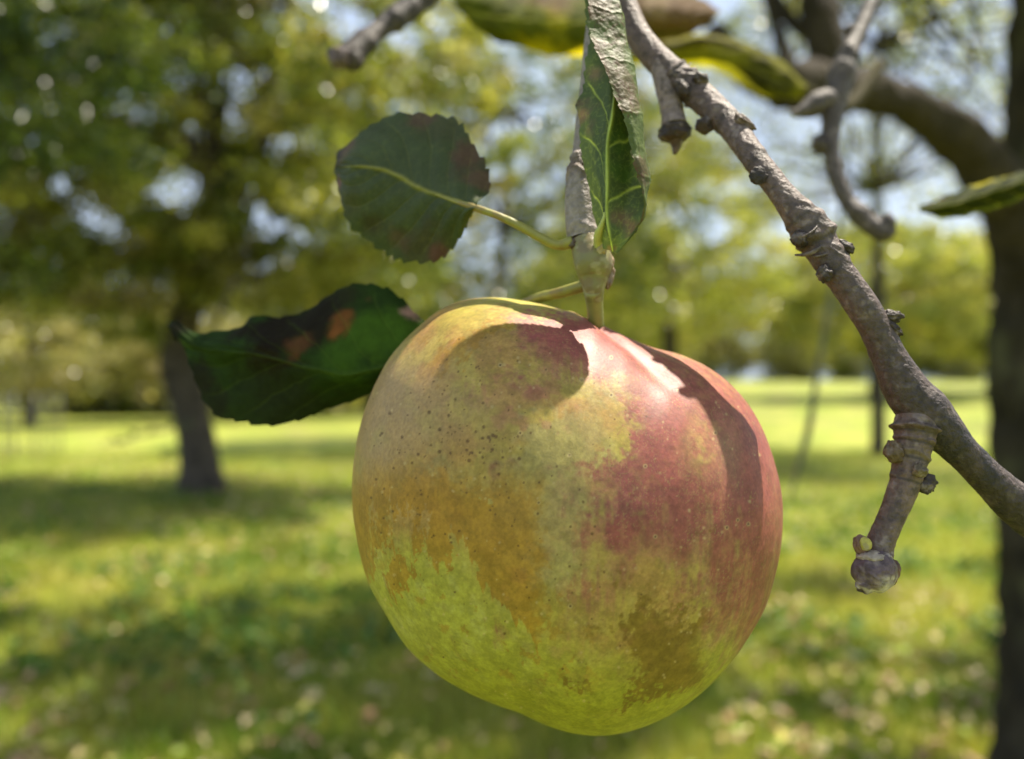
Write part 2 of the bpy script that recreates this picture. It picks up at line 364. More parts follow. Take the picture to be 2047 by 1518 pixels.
def far_wood():
    r = np.random.default_rng(5); Vs = []; Fs = []; Cs = []; n0 = 0
    pal = np.array(PAL_TAN + PAL_OL + PAL_YE)
    for k in range(64):
        x = -75 + 2.5 * k + r.normal(0, 1.5); y = 37 + 50 * sst(x, -18, 14) + r.normal(0, 2.5)
        z = float(terr(x, y)); hh = (3.2 + 2.6 * r.random()) * (1 + 0.9 * sst(x, -15, 15))
        cc, p, s, cl = crown_clumps((x, y, z + hh * 0.5), (3.2, 3.0, hh * 0.5), 40, 90, 0.8, 0.42, pal[r.permutation(len(pal))[:5]], 200 + k, zmin=z + 0.15)
        V, Fc, C = scatter_leaves(p, s, cl, seed=k); Vs.append(V); Fs.append(Fc + n0); Cs.append(C); n0 += len(V)
    o = obj('far_wood', new_mesh('far_wood', np.concatenate(Vs), np.concatenate(Fs), False, np.concatenate(Cs)), M_crown)
    o['kind'] = 'stuff'; o['label'] = 'distant wood closing off the far side of the field'; o['category'] = 'wood'
far_wood()

# right tree: trunk at the right edge, arching limb, canopy overhead
APP = P(1135, 1035, 0.1426)
def overhead_cull(p):
    d = p - np.array([0.02, 0.14, 1.5]); s = np.array(SUN); t = d @ s
    dist = np.linalg.norm(d - t[:, None] * s, axis=1)
    vis = p[:, 2] > CAMZ + 0.515 * np.abs(p[:, 1]) + 0.15      # the canopy stays above the view
    for q_ in (P(1850, 240, 2.2), P(1740, 190, 2.05), P(1950, 320, 2.35), P(1660, 180, 1.95)):
        d2 = p - q_; t2 = d2 @ s; vis &= np.linalg.norm(d2 - t2[:, None] * s, axis=1) > 0.22
    return (dist > 0.33) & vis
def right_tree():
    t = thing('old_apple_tree', 'old dark-barked apple tree at the right edge with an arching limb', 'tree', P(2130, 1700, 2.6) * [1, 1, 0])
    mb = MB(); bc = bark_col((0.045, 0.036, 0.026)); bd = lambda V: mixc(np.broadcast_to([0.036, 0.030, 0.020], V.shape) * (0.5 + fbm(V * 9, 4, 3))[..., None], (0.085, 0.085, 0.045), sst(fbm(V * 5 + 3, 4, 19), .52, .66) * .7)
    def q(px, py, Y, wp): return (*P(px, py, Y), wp / 2 / F * Y)
    limb(mb, [q(2134, 1760, 2.6, 330), q(2134, 1500, 2.6, 258), q(2136, 1200, 2.6, 236), q(2128, 900, 2.6, 254), q(2124, 640, 2.6, 254), q(2130, 420, 2.6, 250), q(2146, 200, 2.6, 236), q(2150, 0, 2.6, 236), q(2130, -300, 2.7, 200), q(2080, -700, 2.9, 140)], bd, 40, 20, 0.20, 5)
    limb(mb, [q(2100, 560, 2.58, 200), q(2040, 445, 2.5, 124), q(1975, 345, 2.38, 104), q(1900, 262, 2.25, 92), q(1810, 208, 2.1, 78), q(1730, 182, 2.0, 82), q(1655, 178, 1.9, 100), q(1560, 165, 1.8, 90), q(1480, 130, 1.75, 60), q(1430, 60, 1.8, 40)], bc, 40, 30, 0.30, 16)
    limb(mb, [q(1690, 190, 1.95, 90), q(1655, 110, 1.95, 80), q(1640, 20, 1.98, 76), q(1625, -120, 2.1, 70), q(1560, -400, 2.4, 50)], bc, 18, 10, 0.12, 10)
    limb(mb, [q(1650, 80, 1.95, 36), q(1590, 50, 2.0, 30), q(1540, -20, 2.1, 26), q(1500, -120, 2.2, 20)], bc, 10, 8, 0.1, 10)
    limb(mb, [q(1600, 175, 1.88, 34), q(1560, 80, 1.95, 26), q(1530, -20, 2.0, 20)], bc, 10, 8, 0.1, 10)
    for k, (ax, ay, ex, ey, eY) in enumerate([(2118, 640, 2010, 600, 2.6), (2140, 250, 2000, 120, 3.0), (2150, 0, 1900, -300, 3.6), (2130, -300, 1200, -900, 3.0), (2130, -300, 500, -1100, 2.6), (2080, -700, 1500, -2400, 2.0)]):
        a = P(ax, ay, 2.6); e = P(ex, ey, eY); m1 = (a + e) / 2 + np.array([0, 0, 0.12])
        if k > 1: limb(mb, [(*a, 0.07), (*m1, 0.045), (*e, 0.02)], bc, 10, 8)
    rr_ = np.random.default_rng(77)
    for k in range(16):
        a = P(rr_.uniform(1500, 2050), rr_.uniform(-260, -60), 2.9); e = P(rr_.uniform(1450, 2050), rr_.uniform(60, 330), rr_.uniform(2.9, 4.2)); m1 = (a + e) / 2 + rr_.normal(0, .12, 3)
        limb(mb, [(*a, 0.011), (*m1, 0.007), (*e, 0.003)], bd, 6, 6)
    mb.build('trunk', M_trunk, t)
    cc, p, s, cl = crown_clumps((1.8, 5.2, 5.4), (6.5, 4.6, 1.3), 200, 300, 0.15, 0.085, PAL_OL, 301, cull=overhead_cull, shell=0.05)
    cc2, p2, s2, cl2 = crown_clumps((0.6, 1.0, 3.3), (2.6, 2.2, 0.8), 110, 110, 0.2, 0.075, PAL_OL, 302, cull=overhead_cull, shell=0.2)
    p = np.vstack([p, p2]); s = np.r_[s, s2]; cl = np.vstack([cl, cl2])
    V, Fc, C = scatter_leaves(p, s, cl, seed=8)
    obj('crown', new_mesh('crown', V, Fc, False, C), M_crown, t)
right_tree()

# small drooping twig with leaves in front of the lawn, left of the thick trunk
def drooping_twig():
    Y = 6.5; t = thing('drooping_twig', 'small leafy twig drooping over the lawn just left of the thick trunk', 'twig', P(420, 700, Y))
    mb = MB(); q = lambda px, py, wp: (*P(px, py, Y), wp / 2 / F * Y)
    limb(mb, [q(470, 560, 9), q(400, 720, 7), q(350, 845, 6), q(300, 865, 5), q(225, 885, 4)], np.array([0.07, 0.06, 0.05]), 6, 6, 0.05)
    mb.build('stem', M_trunk, t)
    r = np.random.default_rng(2); pts = []
    for (cx, cy, n) in [(270, 868, 10), (235, 880, 8), (300, 862, 6), (338, 910, 9), (350, 850, 4)]:
        for _ in range(n): pts.append(P(cx + r.normal(0, 12), cy + r.normal(0, 5), Y + r.normal(0, .04)))
    pts = np.array(pts); n = len(pts)
    V, Fc, C = scatter_leaves(pts, np.full(n, 0.07), np.tile([[0.06, 0.09, 0.02]], (n, 1)), up=0.5, seed=4)
    obj('leaves', new_mesh('leaves', V, Fc, False, C), M_crown, t)
drooping_twig()

def tree_guard():
    Y = 15.0; c = P(65, 870, Y); z0 = float(terr(c[0], Y))
    t = thing('tree_guard', 'faint grey wire cage standing on the lawn at the far left', 'fence', (c[0], Y, z0))
    R = 0.48; H = 1.25
    for k in range(5):
        a = k / 5 * 2 * math.pi + 0.3; mb = MB(); x = c[0] + R * math.cos(a); y = Y + R * math.sin(a)
        mb.tube(np.array([[x, y, z0 - .05], [x, y, z0 + H * .5], [x, y, z0 + H]]), np.full(3, 0.014), 6, None, (0.10, 0.10, 0.09)); mb.build('post', M_wire, t)
    mb = MB()
    for z in np.linspace(0.06, H - 0.03, 7):
        a = np.linspace(0, 2 * math.pi, 33); mb.tube(np.stack([c[0] + R * np.cos(a), Y + R * np.sin(a), z0 + z + 0 * a], -1), np.full(33, 0.003), 4, None, (0.10, 0.10, 0.09), cap=False)
    for a in np.linspace(0, 2 * math.pi, 24, endpoint=False):
        x = c[0] + R * math.cos(a); y = Y + R * math.sin(a)
        mb.tube(np.array([[x, y, z0 + .05], [x, y, z0 + H * .5], [x, y, z0 + H - .03]]), np.full(3, 0.0025), 4, None, (0.10, 0.10, 0.09), cap=False)
    mb.build('wire_mesh', M_wire, t)
tree_guard()

# ------------------------------------------------------------------ the apple
SIL = np.array([(703,990),(707,920),(725,830),(752,762),(783,708),(828,661),(882,616),(932,598),(986,592),(1040,598),(1084,607),(1129,618),(1174,634),(1219,657),(1264,679),(1300,695),(1318,697),(1354,706),(1399,724),(1444,753),(1489,798),(1520,848),(1547,920),(1563,987),(1565,1045),(1550,1150),(1534,1207),(1503,1264),(1468,1317),(1405,1384),(1354,1422),(1300,1449),(1242,1467),(1197,1473),(1129,1465),(1084,1449),(1031,1422),(968,1400),(905,1369),(860,1339),(815,1297),(770,1225),(738,1171),(714,1081)], float)
CP = np.array([1135.0, 1035.0]); DC = 0.1426

def project(V):
    return np.stack([1023.5 + F * V[..., 0] / V[..., 1], 759 - F * (V[..., 2] - CAMZ) / V[..., 1]], -1)

def make_apple():
    # table of wanted silhouette radius by angle
    d = SIL - CP; ang = np.arctan2(-d[:, 1], d[:, 0]); rad = np.hypot(d[:, 0], d[:, 1]); o = np.argsort(ang); ang = ang[o]; rad = rad[o]
    TA = np.linspace(-np.pi, np.pi, 361)
    want = np.interp(TA, np.r_[ang[-1] - 2 * np.pi, ang, ang[0] + 2 * np.pi], np.r_[rad[-1], rad, rad[0]])
    k = np.hanning(9); k /= k.sum(); sm = lambda a: np.convolve(np.r_[a[-9:-1], a, a[1:9]], k, 'same')[8:-8]
    want = sm(want)
    rho = DC * np.sin(np.arctan(want / F)); R0 = rho.mean()
    c0 = np.array([0.13, 0.42, 0.90]); c0 /= np.linalg.norm(c0)
    cb = np.array([0.12, 0.10, -1.0]); cb /= np.linalg.norm(cb)
    C = P(*CP, DC)
    # seam groove running from the hollow down the right shoulder
    def shape(dr, rho):
        th = np.arctan2(dr[..., 2], dr[..., 0]); s = np.hypot(dr[..., 0], dr[..., 2])
        r = R0 * (1 - 0.16 * np.abs(dr[..., 1]) ** 2) + (np.interp(th, TA, rho) - R0) * s ** 2.2
        a = np.arccos(np.clip(dr @ c0, -1, 1)); r = r * (1 - 0.32 * np.exp(-(a / 0.25) ** 2))
        a = np.arccos(np.clip(dr @ cb, -1, 1)); r = r * (1 - 0.20 * np.exp(-(a / 0.16) ** 2))
        # lobes and the crease
        lon = np.arctan2(dr[..., 1], dr[..., 0]); lat = np.arcsin(np.clip(dr[..., 2], -1, 1))
        g = lon - (-0.93 + 0.25 * (0.9 - lat)); g = (g + np.pi) % (2 * np.pi) - np.pi
        f = sst(lat, 0.12, 0.75) * np.exp(-(np.abs(g) / 0.10) ** 2); r = r * (1 - 0.012 * f)
        f2 = sst(lat, 0.05, 0.7) * np.exp(-((g - 0.26) / 0.16) ** 2); r = r * (1 + 0.010 * f2)
        f3 = sst(lat, 0.1, 0.8) * np.exp(-((g + 0.35) / 0.22) ** 2); r = r * (1 + 0.012 * f3)
        r = r * (1 + 0.012 * (fbm(dr * 1.8 + 5, 2, 3) - 0.5))
        return r
    def dirs(nl, nt):
        u = np.linspace(0, 2 * np.pi, nl, endpoint=False)
        lon = u + 0.42 * np.sin(u) - np.pi / 2      # columns spread at the back, crowded at the front? (see below)
        lon = u - 0.45 * np.sin(u) - np.pi / 2
        lat = np.linspace(-np.pi / 2, np.pi / 2, nt)
        LA, LO = np.meshgrid(lat, lon, indexing='ij')
        return np.stack([np.cos(LA) * np.cos(LO), np.cos(LA) * np.sin(LO), np.sin(LA)], -1), LO, LA
    dr, _, _ = dirs(240, 160)
    for it in range(7):
        V = C + dr * shape(dr, rho)[..., None]; uv = project(V) - CP
        a = np.arctan2(-uv[..., 1], uv[..., 0]).ravel(); q = np.hypot(uv[..., 0], uv[..., 1]).ravel()
        b = np.round((a + np.pi) / (2 * np.pi) * 180).astype(int) % 180; m = np.zeros(180); np.maximum.at(m, b, q)
        got = np.interp(TA, np.linspace(-np.pi, np.pi, 181), np.r_[m, m[0]])
        rho = sm(rho * (want / got) ** 0.9)
    dr, LO, LA = dirs(1000, 660)
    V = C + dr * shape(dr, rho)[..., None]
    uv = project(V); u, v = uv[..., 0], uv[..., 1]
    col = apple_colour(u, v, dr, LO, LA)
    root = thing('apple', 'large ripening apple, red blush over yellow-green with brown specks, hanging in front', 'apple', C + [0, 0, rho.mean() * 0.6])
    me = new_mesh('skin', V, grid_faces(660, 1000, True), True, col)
    m, t, o = mat_base('apple skin'); n = t.nodes.new; l = t.links.new
    at = n('ShaderNodeAttribute'); at.attribute_name = 'Col'; b = n('ShaderNodeBsdfPrincipled')
    tcn = n('ShaderNodeTexCoord')
    def noise(s, d):
        z = n('ShaderNodeTexNoise'); z.inputs['Scale'].default_value = s; z.inputs['Detail'].default_value = d; l(tcn.outputs['Object'], z.inputs['Vector']); return z.outputs['Fac']
    r = n('ShaderNodeMapRange'); l(noise(1500, 3), r.inputs['Value']); r.inputs['From Min'].default_value = 0.3; r.inputs['From Max'].default_value = 0.7; r.inputs['To Min'].default_value = 0.86; r.inputs['To Max'].default_value = 1.14
    q = n('ShaderNodeVectorMath'); q.operation = 'SCALE'; l(at.outputs['Color'], q.inputs[0]); l(r.outputs[0], q.inputs['Scale'])
    l(q.outputs[0], b.inputs['Base Color'])
    r = n('ShaderNodeMapRange'); l(noise(260, 4), r.inputs['Value']); r.inputs['To Min'].default_value = 0.42; r.inputs['To Max'].default_value = 0.58
    l(r.outputs[0], b.inputs['Roughness']); b.inputs['Specular IOR Level'].default_value = 0.28
    b.inputs['Subsurface Weight'].default_value = 0.35; b.inputs['Subsurface Radius'].default_value = (0.006, 0.0035, 0.0012); b.inputs['Subsurface Scale'].default_value = 0.4
    bp = n('ShaderNodeBump'); bp.inputs['Distance'].default_value = 0.00003; l(noise(1900, 3), bp.inputs['Height'])
    bp2 = n('ShaderNodeBump'); bp2.inputs['Distance'].default_value = 0.0004; l(noise(90, 1), bp2.inputs['Height']); l(bp.outputs[0], bp2.inputs['Normal'])
    l(bp2.outputs[0], b.inputs['Normal']); l(b.outputs[0], o.inputs['Surface'])
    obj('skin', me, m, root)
    # stalk: rises from the hollow to the swollen twig end
    mb = MB(); e = C + c0 * R0 * 0.66
    pp = project(e)
    pts = [(*e, 0.0013)] + [(*P(px, py, Y), wp / 2 / F * Y) for px, py, Y, wp in [(1192, 690, 0.141, 32), (1191, 645, 0.1365, 33), (1189, 610, 0.1345, 34), (1186, 580, 0.133, 40)]]
    q = cat_interp(pts, 40); mb.tube(q[:, :3], q[:, 3], 24, lambda s, ph, V: 1 + 0.06 * (fbm(V * 900, 3) - 0.5), lambda V: mixc(np.broadcast_to([0.22, 0.22, 0.065], V.shape), (0.18, 0.12, 0.05), sst(fbm(V * 500, 3, 4), 0.45, 0.65) * 0.5))
    mb.build('stalk', M_green, root)
    return root

def blobs(u, v, L_):
    f = np.zeros_like(u)
    for b in L_:
        cx, cy, rx, ry, w = b[:5]; rot = math.radians(b[5]) if len(b) > 5 else 0
        x = (u - cx); y = (v - cy); X = x * math.cos(rot) + y * math.sin(rot); Yy = -x * math.sin(rot) + y * math.cos(rot)
        f += w * np.exp(-((X / rx) ** 2 + (Yy / ry) ** 2))
    return f

def apple_colour(u, v, dr, LO, LA):
    g3 = dr * 6; r = np.random.default_rng(12)
    n1 = fbm(dr * 7 + 3, 5, 11); n2 = fbm(dr * 16 + 9, 5, 12); n3 = fbm(dr * 48, 4, 13)
    streak = fbm(np.stack([np.cos(LO) * 13, LA * 2.2, np.sin(LO) * 13], -1) + 40, 5, 14); streak2 = fbm(np.stack([np.cos(LO) * 45, LA * 6, np.sin(LO) * 45], -1) + 90, 4, 15)
    wu = u + 70 * (n2 - 0.5) + 46 * (n3 - 0.5) + 50 * (n1 - .5); wv = v + 60 * (n3 - 0.5) + 60 * (n1 - .5) + 46 * (streak2 - .5)
    c = np.broadcast_to(np.array([0.375, 0.36, 0.055]), u.shape + (3,)).copy()
    c = mixc(c, (0.41, 0.40, 0.11), sst(n2, 0.45, 0.7) * 0.55)
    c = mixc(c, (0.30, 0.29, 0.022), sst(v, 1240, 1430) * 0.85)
    # warm bronzing over the upper left, thinning through the middle
    tan = blobs(wu, wv, [(850, 800, 230, 240, 1.1), (1000, 880, 190, 170, 0.85), (730, 900, 80, 220, 0.7), (1050, 700, 170, 90, 0.7), (1190, 820, 130, 90, 0.5), (930, 1010, 170, 70, 0.7), (1160, 1120, 200, 190, 0.7), (1300, 1220, 190, 140, .65)])
    c = mixc(c, (0.37, 0.225, 0.065), sst(tan, 0.15, 1.0) * (0.62 + 0.38 * sst(n1, .4, .6)))
    c = mixc(c, (0.36, 0.32, 0.13), sst(blobs(wu, wv, [(1090, 880, 90, 70, 1.0), (930, 960, 60, 40, .6), (1060, 1000, 80, 70, 0.9), (1120, 1130, 80, 90, .8), (870, 930, 40, 30, .8), (1230, 790, 60, 26, .7), (1180, 870, 80, 50, .6), (1150, 1000, 60, 60, .6)]) * (0.4 + 1.2 * n2), 0.35, 0.85) * 0.5)
    # red blush, mottled above, streaked from stalk to eye below
    red = blobs(wu, wv, [(1250, 725, 150, 80, 1.1, 20), (1190, 672, 80, 36, .7, 20), (1320, 870, 60, 110, 1.0), (1470, 850, 90, 190, 1.0, -15), (1230, 930, 60, 45, .65), (1260, 1070, 110, 60, .75), (1300, 1000, 110, 60, .5), (1400, 1080, 110, 170, .72), (1530, 1030, 60, 240, .9), (1100, 680, 60, 50, 0.55), (1050, 650, 110, 30, 0.3), (1170, 1195, 60, 50, .5), (1450, 1230, 90, 80, .5), (960, 790, 60, 36, 0.4), (1060, 780, 50, 36, .4), (1130, 950, 70, 60, .3), (1000, 910, 60, 50, .2)])  # blob beside the stalk also painted to tone down the overexposed sunlit shoulder
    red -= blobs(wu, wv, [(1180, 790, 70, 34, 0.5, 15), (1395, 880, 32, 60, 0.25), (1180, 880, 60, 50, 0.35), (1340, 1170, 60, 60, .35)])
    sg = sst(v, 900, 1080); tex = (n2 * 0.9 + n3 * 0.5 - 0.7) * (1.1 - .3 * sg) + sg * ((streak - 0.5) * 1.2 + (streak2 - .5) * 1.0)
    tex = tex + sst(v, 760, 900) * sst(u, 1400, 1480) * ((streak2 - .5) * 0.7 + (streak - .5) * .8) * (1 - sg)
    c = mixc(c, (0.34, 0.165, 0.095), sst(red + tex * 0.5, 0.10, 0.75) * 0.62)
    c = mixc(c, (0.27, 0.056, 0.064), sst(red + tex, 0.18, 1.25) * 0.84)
    # ochre stain: ends along a ragged edge against the clear green skin low on the left
    bx = [640, 705, 735, 760, 785, 805, 830, 848, 868, 890, 905, 930, 955, 985, 1015, 1045, 1068, 1085, 1100, 1130]
    by = [1130, 1150, 1175, 1090, 1200, 1185, 1120, 1065, 1140, 1150, 1070, 1085, 1165, 1180, 1215, 1250, 1280, 1270, 1150, 1040]
    jx = u + 44 * (n3 - .5) + 34 * (n2 - .5); jy = v + 110 * (streak2 - .5) + 50 * (n3 - .5)
    edge = np.interp(jx, bx, by) - jy
    ins = sst(edge, -3, 5) * (1 - sst(wu, 1050, 1110)) * sst(wv, 900, 1000)
    gp = blobs(jx, jy, [(800, 1050, 26, 44, 1.0), (850, 1035, 22, 30, .9), (770, 1120, 14, 40, .9), (745, 1040, 12, 60, .7), (905, 955, 30, 18, .6), (985, 1010, 30, 26, .5), (812, 1110, 16, 30, .7)])
    ins = ins * (1 - sst(gp + (n3 - .5) * .9, .50, .58)); ins = np.maximum(ins, sst(blobs(wu, wv, [(960, 665, 95, 24, 1.0, -35), (860, 740, 60, 36, 0.7, -40), (740, 960, 40, 60, .6)]) + (n2 - .5) * .8, .3, .8) * .8)
    c = mixc(c, (0.35, 0.185, 0.018), ins * 0.78)
    bits = sst(fbm(np.stack([u / 24, v / 30, 0 * u], -1) + 2.5 * n2[..., None], 4, 22), 0.66, 0.70) * sst(v, 1090, 1150) * (1 - sst(u, 1150, 1250)) * (1 - sst(v, 1330, 1400))
    c = mixc(c, (0.33, 0.20, 0.03), bits * 0.6)
    # brown russet patch low on the right
    rus = blobs(wu, wv, [(1300, 1270, 60, 80, .9), (1350, 1320, 60, 60, 0.9), (1395, 1240, 26, 50, .7, 20), (1320, 1375, 80, 24, .7, -20), (1160, 1370, 34, 20, 0.8), (1255, 1395, 50, 12, .6, -20), (1270, 1240, 40, 30, .6)])
    c = mixc(c, (0.20, 0.125, 0.018), sst(rus + (n2 - .5) * 1.3 + (n3 - .5) * 1.2, 0.30, 0.95) * 0.9)
    # fibrous flecks where the blush breaks up
    fl = sst(np.abs(fbm(dr * 60 + 2, 3, 61) - 0.5), 0.030, 0.008) * sst(n2, 0.42, 0.62)
    c = mixc(c, (0.36, 0.30, 0.10), fl * 0.45 * sst(red, 0.1, 0.5))
    c = mixc(c, (0.33, 0.09, 0.09), sst(fbm(dr * 11 + 21, 4, 62), 0.56, 0.68) * 0.45 * blobs(u, v, [(1000, 720, 160, 90, 1.0), (1060, 900, 120, 160, 0.8), (1150, 1250, 160, 140, 0.5)]).clip(0, 1))
    c = c * (0.86 + 0.28 * sst(fbm(dr * 22 + 40, 4, 63), 0.3, 0.7))[..., None]
    # whitish bloom
    c = mixc(c, (0.42, 0.29, 0.15), sst(blobs(u, v, [(770, 830, 90, 160, 1.0, 20), (900, 840, 190, 90, 0.55), (1450, 900, 60, 120, 0.6)]), 0.15, 1.0) * 0.5 * (0.5 + n2))
    c = c * 0.86
    # fine speckle
    c = c * (0.90 + 0.2 * vn(dr * 170, 31))[..., None]
    # specks, drawn where the front faces the camera
    front = dr[..., 1] < 0.25; idx = np.nonzero(front.ravel())[0]; uu = u.ravel()[idx]; vv = v.ravel()[idx]; C = c.reshape(-1, 3)
    sp = [(r.normal(905, 75), r.normal(880, 42), 1.4 + 3.4 * r.random() ** 2.2, 0) for _ in range(85)]
    sp += [(r.uniform(740, 1300), r.uniform(700, 1350), 1.3 + 1.6 * r.random() ** 2, 0) for _ in range(70)]
    sp += [(r.normal(990, 90), r.normal(1080, 90), r.uniform(1.5, 3.2), 0) for _ in range(38)]
    sp += [(r.normal(820, 60), r.normal(1000, 80), r.uniform(1.4, 3.0), 0) for _ in range(30)]
    sp += [(r.normal(950, 60), r.normal(740, 40), r.uniform(1.4, 2.6), 0) for _ in range(20)]
    sp += [(x, y, s, 2) for x, y, s in [(1222, 790, 6), (1163, 760, 7), (1222, 715, 5), (1040, 866, 6), (1138, 910, 5), (1290, 932, 5), (1310, 1073, 5), (1430, 866, 5), (1140, 1212, 6), (1453, 1055, 5), (1496, 1048, 5), (1077, 1005, 4), (1000, 730, 5), (1475, 1040, 4)]]
    sp += [(r.uniform(740, 1530), r.uniform(690, 1430), r.uniform(1.6, 3.6), 1) for _ in range(190)]
    order = np.argsort(vv); vs = vv[order]
    for x, y, s, kind in sp:
        a, b = np.searchsorted(vs, [y - 3 * s, y + 3 * s]); k = order[a:b]
        q = np.hypot((uu[k] - x) * 1.0, (vv[k] - y)); k2 = idx[k]
        if kind == 0: m = 1 - sst(q, s * 0.6, s * 1.2); C[k2] = mixc(C[k2], (0.10, 0.05, 0.015), m * 0.8)
        elif kind == 1: m = 1 - sst(q, s * 0.4, s * 1.3); C[k2] = mixc(C[k2], (0.50, 0.38, 0.18), m * 0.45)
        else:
            m = np.exp(-((q - s * .6) / 1.5) ** 2); C[k2] = mixc(C[k2], (0.45, 0.35, 0.16), m * 0.6); m = 1 - sst(q, 1.2, 3.2); C[k2] = mixc(C[k2], (0.08, 0.04, 0.02), m * 0.8)
    return c

make_apple()

# ------------------------------------------------------------------ bark of the near twigs
def near_bark(V, tint=(0.118, 0.084, 0.076), dark=(0.055, 0.042, 0.036), scars=(), patch=0.55):
    c = np.broadcast_to(np.array(tint), V.shape).copy()
    a = fbm(V * 260, 4, 41); b = fbm(V * 900, 3, 42)
    c = c * (0.72 + 0.56 * a[..., None])
    c = mixc(c, (0.27, 0.22, 0.20), sst(b, 0.56, 0.72) * 0.5)
    c = mixc(c, dark, sst(fbm(V * 700 + 7, 4, 43) + 0.25 * (a - .5), patch + 0.04, patch + 0.14) * 0.6)
    for (p, r, k) in scars:
        d = np.linalg.norm(V - np.asarray(p), axis=-1) / r
        c = mixc(c, dark, (1 - sst(d + 0.5 * (a - 0.5), 0.6, 1.1)) * k)
    return c

def path(pts): return cat_interp([(*P(a, b, Y), w / 2 / F * Y) for a, b, Y, w in pts], 30 * len(pts))

def ring_disp(rings, nf=600, amp=0.06):
    def f(s, ph, V):
        k = 1 + amp * 2 * (fbm(V * nf, 4, 51) - 0.5) + 0.05 * 2 * (fbm(V * 160, 2, 52) - 0.5)
        wob = 0.006 * np.sin(ph * 1 + 1.3) + 0.004 * np.sin(ph * 3)
        for (c, a, wd) in rings:
            k = k + a * np.exp(-((s - c + wob * (1 + np.sin(c * 90))) / (wd * 1.1)) ** 2) * (0.1 + 1.5 * vn(np.stack([np.cos(ph) * 2, np.sin(ph) * 2, s * 0 + c * 50], -1), 53))
        return k
    return f

def frac_at(q, px, py):
    uv = project(q[:, :3]); return float(np.argmin(np.hypot(uv[:, 0] - px, uv[:, 1] - py))) / (len(q) - 1)

def knob(mb, px, py, Y, wx, wy, dep=None, noise=0.35, col=None, rot=0, seed=0):
    a = math.radians(rot); R = np.array([[math.cos(a), 0, -math.sin(a)], [0, 1, 0], [math.sin(a), 0, math.cos(a)]])
    s = Y / F / 2; mb.ball(P(px, py, Y), (wx * s, (dep or min(wx, wy)) * s, wy * s), 26, R, noise, 2.2, col if col is not None else (lambda V: near_bark(V, (0.045, 0.032, 0.028), (0.014, 0.011, 0.010), (), 0.5)), seed)

